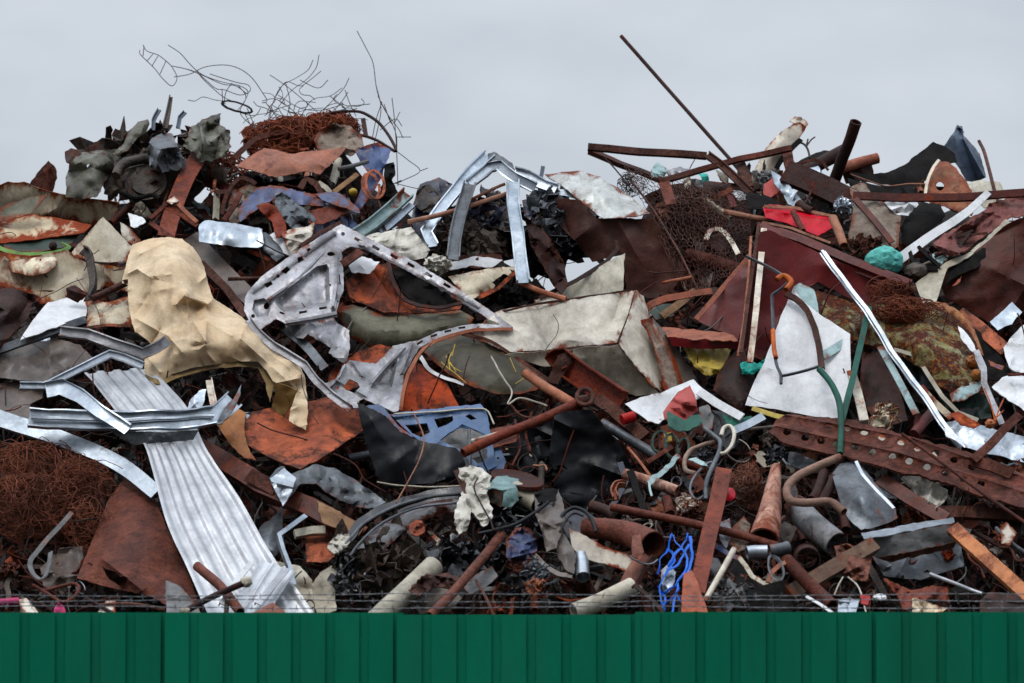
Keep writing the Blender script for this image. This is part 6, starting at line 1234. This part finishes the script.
one('root_tangle', 'tangle of fine rusty roots over the flaking drum plate', 'wire tangle', tangle(905, 310, .58, 46, 13, .06, 90, .45, 16, .5, 55, 5) + tangle(890, 290, .5, 26, 12, .06, 40, .45, 14, .5, 56, 5), 'wire_rust')
for q, lab in (('958,326 964,330 973,342 976,352 970,350 962,340', 'white flaked strip on the drum plate right side'), ('974,348 980,352 984,368 980,370 976,360', 'white flaked corner at the drum plate lower right')):
    one('paint_flake', lab, 'flake', sh(q, .58, sp=3, cr=.01), 'white')
one('orange_lump', 'upper orange brown lump on the drum plate right side', 'lump', lump(972, 362, .5, 7, 7, .05, .2, 2.4, 61, 3), 'orange_brown')
one('orange_lump', 'lower orange brown lump on the drum plate right side', 'lump', lump(977, 375, .5, 6, 6, .05, .2, 2.4, 62, 3), 'orange_brown')
one('curved_brown_fender', 'orange brown rounded fender edge right of the drum plate', 'fender', sh('930,302 944,302 958,310 970,322 978,338 984,356 980,352 972,334 960,320 944,310', .52, sp=3, cr=.01, bulge=.03, bw=5), 'orange_brown')
one('orange_beam', 'orange rusty beam sloping under the huge dark brown sheet', 'beam', beam('958,312 978,326 1006,350', 14, 'C', 1.6, 6, d=.42), 'rust_orange')
one('black_triangle', 'black triangular bag with a blue stripe at the right', 'bag', sh('975,328 986,338 1002,358 1012,375 1000,380 987,380 982,364', .4, sp=4, cr=.02, inner='990,362,-.06'), 'black_dull')
one('blue_stripe', 'dark blue strip on the black triangular bag', 'strip', sh('988,360 996,364 1004,366 1002,370 990,366', .5, sp=3), 'blue_plastic_dark')
one('white_casing', 'white dented plastic casing at the right edge', 'casing', sh('1004,348 1012,336 1022,326 1044,318 1044,374 1026,374 1012,370 1006,360', .5, cr=.03, cs=.12, sp=4), 'white')
one('white_casing_lower', 'second white plastic casing below the dented one at right', 'casing', sh('992,387 1002,377 1014,374 1044,380 1044,416 1024,410 1012,402 1000,394', .52, cr=.03, cs=.12, sp=4), 'white')
one('casing_seam', 'thin rusty bar between the two white casings', 'bar', pipe('1008,375 1024,374 1044,372', 1.6, .6, 6), 'rust')
one('pale_shard', 'pale grey flat shard under the huge dark brown sheet', 'shard', sh('990,322 1004,310 1012,302 1022,312 1012,324 998,330', .44, sp=4, cr=.008), 'galv')
one('hinge_plate', 'lilac grey drilled strap right of the drum plate', 'strap', beam('976,350 984,368 984,382 992,402 1002,424', 6, 'flat', 1.4, d=.6), 'lilac')
one('orange_twig', 'thin orange wires over the drilled strap', 'wires', wires(['984,388 990,402 996,424', '1004,398 998,412 994,426', '990,424 998,416 1004,410'], .7, .66), 'orange_paint')
one('grey_tray', 'grey tray with dark inside right of the silver strip', 'tray', sh('893,349 906,352 918,356 928,374 936,390 922,388 910,374', .34, sp=4, cr=.004, folds=[(916, 356, 920, 386, -.06, 5)]), 'galv_dark')
one('curved_edging', 'long cream curved rim sweeping below the drum plate', 'rim', beam('894,349 917,356 926,371 942,396 958,412 978,420', 4, 'flat', 1.4, d=.5), 'cream_clean')
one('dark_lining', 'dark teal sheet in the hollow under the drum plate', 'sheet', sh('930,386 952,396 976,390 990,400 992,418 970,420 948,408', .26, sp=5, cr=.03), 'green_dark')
one('silver_strip', 'long silver glazing strip sloping across the right heap', 'glazing strip', beam('822,250,.06 850,288,.04 866,308,.02 890,348,.0 918,386,.0 942,421,.0 962,446,-.02', 6.4, 'hat', 1, 3, d=.72, dent=.5), 'galv')
one('blue_strip', 'pale blue flat strip beside the silver glazing strip', 'strip', beam('880,346 892,368 904,390 916,414', 7, 'flat', 1.6, d=.62), 'paleblue')
one('white_frame_bar', 'white ribbed bar standing below the green bar', 'bar', beam('851,370 858,392 864,420', 9, 'C', 1.4, 4, d=.56), 'white_dirty')
one('brown_panel_scrap', 'brown rusty plate between the white bar and blue strip', 'plate', sh('862,352 882,350 900,390 908,420 880,428 868,410 860,382', .36, cr=.03, sp=5), 'rust_dark')
one('skull_lump', 'crumpled cream and brown lump above the perforated beam', 'lump', mass(886, 416, .5, 14, 11, .08, 26, 11, 121, .06), 'cream_rust')
one('maroon_stub', 'short maroon pipe end above the perforated beam', 'pipe', pipe('932,412 922,424 914,434', 5.5, .52, 12), 'maroon')
one('beige_strip', 'beige worn strip left of the cream curved rim', 'strip', beam('920,386 934,402 952,418', 7, 'flat', 1.6, d=.5), 'cream_rust')
one('foam_chunk', 'torn orange foam chunk below the cream curved rim', 'foam', sh('950,414 958,411 966,416 980,424 974,428 960,424', .66, cr=.03, sp=3), 'orange_paint')
one('foam_nub', 'small orange foam nub by the drilled strap', 'foam', lump(990, 424, .66, 5, 5, .03, .2, 2.5, 66, 3), 'orange_paint')
one('grey_foil_sheet', 'cracked grey sheet behind the perforated beam right part', 'sheet', sh('938,424 960,420 1000,430 1040,440 1040,466 1000,456 960,446', .4, cr=.02, cs=.06, sp=4), 'galv')
one('glass_tip', 'bright broken glass tip at the silver strip lower end', 'glass', sh('944,428 952,432 962,442 964,447 954,440 946,436', .74, sp=3, cr=.01), 'alu')
# ---- perforated beam
pb_o = '769,432 776,420 786,414 816,417 848,419 880,428 912,437 948,446 970,452 992,460 1024,474 1050,484 1050,524 1024,508 996,499 980,496 964,490 950,484 934,480 916,474 900,472 884,468 868,463 850,458 838,455 820,452 803,449 784,443'
hp = [(787, 432), (805, 438), (821, 441), (829, 426), (847, 428), (836, 444), (855, 447), (864, 432), (882, 437), (872, 452), (892, 456), (901, 442), (909, 461), (927, 467), (945, 473), (918, 417 + 31), (936, 453), (954, 460), (963, 479), (981, 484), (972, 467)]
one('perforated_beam', 'rusty perforated steel beam with two rows of round holes', 'perforated beam', sh(pb_o, .7, holes=[oval(x, y, 4, 3.3, 15, 10) for x, y in hp], sp=4, cr=.01, rag=1.2, th=.012, tilt=(0, .2), folds=[(776, 426, 900, 453, .035, 2.5), (900, 453, 1050, 500, .035, 2.5), (786, 415, 912, 438, .04, 3), (912, 438, 1050, 486, .04, 3), (780, 442, 884, 467, .03, 2.5), (884, 467, 1050, 522, .03, 2.5)]), 'rust')
one('white_backing', 'white plastic sheet seen through the perforated beam holes', 'sheet', sh('812,424 850,426 900,438 934,452 950,470 930,476 880,460 830,450', .5, sp=6, cr=.02), 'white_dirty')
one('long_rust_rod', 'thin rusty rod lying along the perforated beam', 'rod', pipe('902,434 936,458 970,484 1004,508 1036,530', 1.8, .86, 8), 'rust')
one('rusty_bracing', 'thick rusty arm with a plate crossing the beam right end', 'arm', beam('1020,414 1004,430 990,444 974,460', 9, 'L', 1.6, 5, d=.84, dent=.7) + beam('972,460 992,466 1012,474', 12, 'flat', 2, d=.8, dent=.6), 'rust')
one('white_rags', 'torn white film hanging below the perforated beam', 'film', sh('898,476 916,474 934,482 948,490 944,502 934,512 926,500 912,490', .56, cr=.06, cs=.05, sp=3, rag=1.4), 'cloth')
one('yellow_edge', 'yellow torn board edge below the white sheet', 'board', beam('752,408 776,416 800,420', 5, 'flat', 1.6, d=.5), 'yellow')

# ================================================================ centre right: bag, hooks, small pipes
w_ = sh('625,404 640,397 660,393 676,386 694,379 700,386 705,390 701,398 690,402 676,412 659,423 648,421 636,412', .56, cr=.014, sp=4)
one('white_flyer', 'white folded sheet with a sharp peak in the centre right', 'sheet', w_, 'white')
one('red_bag', 'bright red crumpled plastic bag under the white folded sheet', 'bag', sh('690,385 694,394 698,410 690,416 684,421 674,417 664,420 663,412 670,402 678,392', .66, inner='684,404,.08', cr=.03, cs=.08, sp=3), 'red')
one('green_sheet', 'glossy green plastic sheet below the red bag', 'plastic sheet', sh('667,411 676,416 685,420 692,416 700,414 702,424 690,430 680,431 668,428', .72, cr=.02, sp=3), 'green')
one('white_lath', 'white flat slat sloping from the white sheet peak', 'slat', beam('699,391 716,402 742,417', 9, 'flat', 1.6, d=.62), 'white')
one('grey_flap', 'grey torn flap right of the red bag', 'flap', sh('699,408 708,404 714,416 712,428 704,430 700,422', .72, sp=3, cr=.03), 'grey')
one('black_plate', 'black glossy plate behind the grey hook', 'plate', sh('712,410 724,412 740,422 738,446 726,450 714,436', .5, sp=4, cr=.02), 'black')
one('green_strip', 'dark green strip beside the white slat end', 'strip', sh('722,414 738,418 752,416 748,424 736,430 726,424', .56, sp=3, cr=.02), 'green')
one('trim_piece', 'grey and white trim piece left of the perforated beam', 'trim', beam('734,430 748,424 764,416', 8, 'C', 1.3, 4, d=.6), 'galv')
one('steel_hook', 'grey steel rod bent into a hook below the green sheet', 'hook', pipe('704,428 714,436 720,442 719,452 712,468 706,484 706,500', 2.4, .8, 10), 'galv_dark')
one('white_hook', 'white hooked tube top right of the grey steel hook', 'hook', pipe('721,436 724,428 730,426 734,432 732,444 726,452 720,454', 2, .8, 10), 'white_dirty')
one('cable_coil', 'coil of dark green and grey cable below the red bag', 'cable coil', wires([ring_path(660, 442, 8, 11, 10, 16, 0, 320, .02), ring_path(672, 446, 7, 12, -8, 16, 20, 350, .04), ring_path(683, 448, 6, 10, 12, 16, 120, 380, .0)], 1.6, .68), 'green_dark')
one('bent_conduit', 'grey brown bent conduit beside the cable coil', 'conduit', pipe('714,442 700,446 690,451 685,460 686,470 696,474', 2.4, .72, 10), 'rust_grey')
one('loop_cable', 'looped grey cable above the flat rusty bar', 'cable', pipe('712,462 704,466 694,478 690,490 696,500 704,496', 1.5, .74, 8), 'wire_grey')
one('yellow_packet', 'small yellow and red packet inside the cable coil', 'packet', sh('664,434 671,432 672,440 666,442', .64, sp=2.5, cr=.02), 'yellow')
one('pale_ribbon', 'pale green torn ribbon draped over the small pipes', 'ribbon', beam('679,455 672,464 664,470 654,477 649,483', 5, 'flat', 1.4, d=.82, smooth=True, dent=.8) + beam('649,482 650,490 652,496', 2, 'flat', 1, d=.82), 'paleblue')
one('second_ribbon', 'short pale green ribbon left of the grey steel hook', 'ribbon', sh('688,459 696,457 704,462 708,466 698,464', .76, sp=2.5, cr=.02), 'paleblue')
one('rust_bar_stub', 'short rusty bar crossing the grey pole end', 'bar', beam('647,462 660,454 672,446', 5, 'box', 1, 4, d=.74), 'rust')
one('thin_orange_rod', 'thin orange rod under the grey pole', 'rod', pipe('628,448 640,462 652,478', 1.5, .64, 8), 'rust_tan')
one('white_pipe', 'white pipe with a rusty open end at the centre right', 'pipe', pipe('624,474 648,481 677,491', 5.5, .72, 14, .25), 'rust_white')
one('rope_strip', 'dark frayed strap hanging left of the white rusty pipe', 'strap', beam('630,470 637,490 646,520', 7, 'flat', 1.6, d=.78, smooth=True, dent=.8), 'black_dull')
one('curved_channel', 'brown curled channel end beside the dark frayed strap', 'channel', beam('616,500 614,492 618,486 626,486', 6, 'U', 1.2, 5, d=.66, smooth=True), 'rust_tan')
one('white_crush', 'crushed white and black plastic above the red brown pipe', 'plastic', mass(686, 502, .7, 10, 7, .06, 18, 9, 131, .06), 'white_dirty')
one('ribbed_stub', 'short ribbed rusty stub above the red brown pipe', 'stub', pipe('666,498 668,506 670,514', 5, .7, 10, 0, 4, .15), 'rust')
one('wire_nest', 'nest of orange rusty wire right of the flat rusty bar', 'wire nest', tangle(746, 484, .68, 18, 24, .1, 60, .45, 16, .7, 57, 5), 'wire_rust')
one('red_reel', 'small red and white reel behind the flat rusty bar', 'reel', sh(oval(729, 494, 6, 7), .86, sp=2.5, bulge=.03, bw=3, cr=.01), 'red')
one('beige_crumple', 'beige crumpled paper right of the flat rusty bar', 'paper', sh('730,476 744,474 752,486 740,500 730,494', .6, cr=.05, cs=.06, sp=3), 'concrete')
one('dark_casting', 'black cast bracket left of the perforated beam', 'casting', mass(776, 456, .62, 9, 10, .07, 22, 9, 133, .06), 'black')
one('silver_sheet', 'scratched silver panel below the perforated beam left end', 'panel', sh('776,452 796,452 818,462 826,474 806,472 786,464', .5, cr=.02, sp=4), 'galv_dark')
for q, lab in (('824,472 818,490 812,500', 'left brown pipe under the hooked bent pipe'), ('834,478 826,494 820,504', 'middle brown pipe under the hooked bent pipe'), ('842,500 844,514 846,530', 'right upright brown pipe below the hooked bent pipe')):
    one('brown_pipe', lab, 'pipe', pipe(q, 5, .64, 10, .2), 'rust_dark', 'brown pipes under the hooked bent pipe')
# ================================================================ smaller scrap, each piece a thing, in the gaps of the heap
COL = {'rusty brown': 'rust', 'dark rusty': 'rust_dark', 'orange rusty': 'rust_orange', 'red rusty': 'rust_red', 'grey': 'grey', 'dull white': 'white_dirty', 'galvanised': 'galv_dark', 'black': 'black_dull',
       'tan': 'rust_tan', 'maroon': 'maroon', 'pinkish': 'rust_pink', 'cream': 'cream_clean', 'charred': 'burnt', 'pale blue': 'paleblue', 'glossy black': 'black', 'silvery': 'galv', 'brown grey': 'brown_grey', 'blue': 'blue_car'}
WEI = {'rusty brown': 9, 'dark rusty': 8, 'orange rusty': 2, 'red rusty': 5, 'grey': 4, 'dull white': 2.5, 'galvanised': 3, 'black': 4, 'tan': 3, 'maroon': 1.5, 'pinkish': 3, 'cream': 1.5, 'charred': 6, 'pale blue': 1, 'glossy black': 3, 'silvery': 1.2, 'brown grey': 3, 'blue': .7}
SHP = ['torn plate', 'curled strip', 'bent rod', 'short pipe', 'crumpled scrap', 'angle piece', 'thin wire loop', 'twisted sheet']
NAM = {'torn plate': 'torn_plate', 'curled strip': 'curled_strip', 'bent rod': 'bent_rod', 'short pipe': 'short_pipe', 'crumpled scrap': 'crumpled_scrap', 'angle piece': 'angle_piece', 'thin wire loop': 'wire_loop', 'twisted sheet': 'twisted_sheet'}
GAPS = [  # x, y, spread, nearest, size, pieces, where
    (432, 548, 26, 16, .3, 9, 'under the wheel arch right end'), (522, 446, 26, 20, .2, 8, 'behind the long rusty pipe'), (640, 508, 26, 20, .45, 10, 'between the moulded shell and the flat rusty bar'),
    (700, 474, 24, 22, .55, 10, 'around the grey steel hook'), (752, 446, 16, 18, .5, 8, 'left of the perforated beam'), (804, 476, 18, 12, .5, 6, 'inside the hooked bent pipe'),
    (908, 500, 22, 16, .4, 7, 'under the perforated beam middle'), (990, 546, 30, 22, .55, 9, 'right of the grey box duct'), (930, 566, 34, 12, .55, 8, 'below the grey box duct'),
    (880, 396, 16, 26, .4, 6, 'between the green bar and the silver strip'), (744, 592, 34, 14, .8, 10, 'above the fence beside the slim white rod'), (606, 584, 34, 16, .7, 9, 'under the white board'),
    (556, 590, 26, 16, .7, 8, 'in the dark bottom centre'), (486, 598, 26, 12, .7, 8, 'beside the leaning pinkish pipe'), (420, 588, 24, 14, .6, 8, 'right of the cream duct'),
    (44, 580, 42, 20, .3, 12, 'under the rusty wire tangle'), (124, 462, 22, 14, .2, 6, 'below the wall profile'), (212, 276, 14, 26, .15, 6, 'beside the lilac channel'),
    (326, 214, 44, 14, .34, 9, 'around the crushed blue car body'), (226, 196, 24, 22, .15, 9, 'left of the crushed blue car body'), (146, 208, 30, 10, .15, 8, 'under the mangled gearbox'),
    (300, 180, 40, 9, .2, 9, 'under the pinkish rust sheet'), (470, 268, 26, 10, .2, 7, 'beneath the bent frame'), (766, 190, 20, 16, .12, 8, 'below the white car fender'),
    (700, 200, 36, 14, .1, 9, 'behind the wire netting'), (822, 206, 24, 12, .22, 8, 'under the brown trough'), (924, 258, 18, 16, .36, 6, 'right of the turquoise ball'),
    (700, 352, 28, 16, .2, 8, 'under the short maroon beam'), (662, 308, 20, 12, .12, 6, 'right of the cream cabinet side'), (386, 240, 20, 12, .2, 6, 'above the hatch frame'),
    (110, 344, 22, 12, .2, 6, 'under the cream tub'), (596, 440, 14, 24, .3, 6, 'behind the moulded shell'), (232, 420, 10, 20, .2, 6, 'left of the orange tray'),
    (340, 452, 24, 14, .1, 6, 'behind the black bumper'), (864, 590, 30, 14, .75, 9, 'by the tan box beam foot'), (786, 512, 16, 20, .5, 7, 'behind the tapered pipe'), (690, 520, 24, 16, .6, 8, 'behind the red brown pipe'),
    (860, 430, 20, 12, .4, 6, 'under the white bar foot'), (960, 405, 22, 14, .3, 6, 'below the cream curved rim'), (296, 590, 20, 16, .45, 6, 'right of the ribbed sheet foot'), (1000, 470, 24, 20, .55, 6, 'over the perforated beam right end'),
    (930, 200, 30, 10, .2, 6, 'under the long flat bar'), (540, 470, 16, 12, .5, 6, 'above the teal box'), (260, 530, 14, 16, .2, 5, 'behind the ribbed sheet lower part'), (60, 345, 22, 20, .1, 4, 'behind the appliance lid')]
rr = random.Random(77)
for gx, gy, sx, sy, gd, cnt, where in GAPS:
    used = set(); spots = []
    for _ in range(cnt + cnt // 3):
        while True:
            c = rr.choices(list(WEI), list(WEI.values()))[0]; s = rr.choice(SHP)
            if c in ('glossy black', 'silvery', 'blue', 'pale blue') and s in ('short pipe', 'bent rod'): continue
            if (c, s) not in used: used.add((c, s)); break
        for q in range(30):
            x, y = gx + rr.uniform(-1, 1) * sx, gy + rr.uniform(-1, 1) * sy
            if all(math.hypot(x - a, y - b) > 9 for a, b in spots): break
        spots.append((x, y))
        d = gd - .12 + rr.uniform(-.12, .1); a = rr.uniform(0, math.pi); L_ = rr.uniform(6, 24); ca, sa = math.cos(a), math.sin(a)
        line = [(x + (t - .5) * 2 * L_ * ca + b * sa * 1.0, y + (t - .5) * 2 * L_ * sa * .8 - b * ca, rr.uniform(-.05, .05)) for t, b in ((0, 0), (.35, rr.uniform(-5, 5)), (.7, rr.uniform(-5, 5)), (1, 0))]
        if s == 'torn plate': z = L_ * pxm(y) * rr.uniform(.8, 1.5); m = patch(P(x, y, d), z, z * rr.uniform(.5, 1), rq(rr, .9), 0, .09 * z, .5 * z, .004, 6, rr)
        elif s == 'twisted sheet': z = L_ * pxm(y) * rr.uniform(.9, 1.6); m = patch(P(x, y, d), z, z * rr.uniform(.5, 1), rq(rr, 1.2), rr.choice((-1, 1)) * rr.uniform(1.2, 2.6) / z, .2 * z, .45 * z, .004, 8, rr)
        elif s == 'curled strip': m = beam(line, rr.uniform(3, 6), 'flat', 1.1, d=d, smooth=True, twist=rr.uniform(-120, 120), dent=.8)
        elif s == 'bent rod': m = pipe(line, rr.uniform(.7, 1.6), d + .06, 7)
        elif s == 'short pipe': m = pipe([line[0], line[-1]], rr.uniform(2.2, 4.4), d, 12, .2)
        elif s == 'crumpled scrap': m = mass(x, y, d, L_ * .5, L_ * .4, .06, 14, 10, rr.randint(1, 9999), .08)
        elif s == 'angle piece': m = beam([line[0], line[-1]], rr.uniform(4, 7), 'L', 1.2, 4, d=d, roll=rr.uniform(-60, 60))
        else: m = wire(ring_path(x, y, L_ * .6, L_ * rr.uniform(.3, .6), math.degrees(a), 12, 0, rr.uniform(250, 350), 0), .7, d, 2, 5)
        one(NAM[s], 'small ' + c + ' ' + s + ' ' + where, NAM[s].split('_')[-1], m, COL[c], 'small scrap pieces in the gaps of the heap')
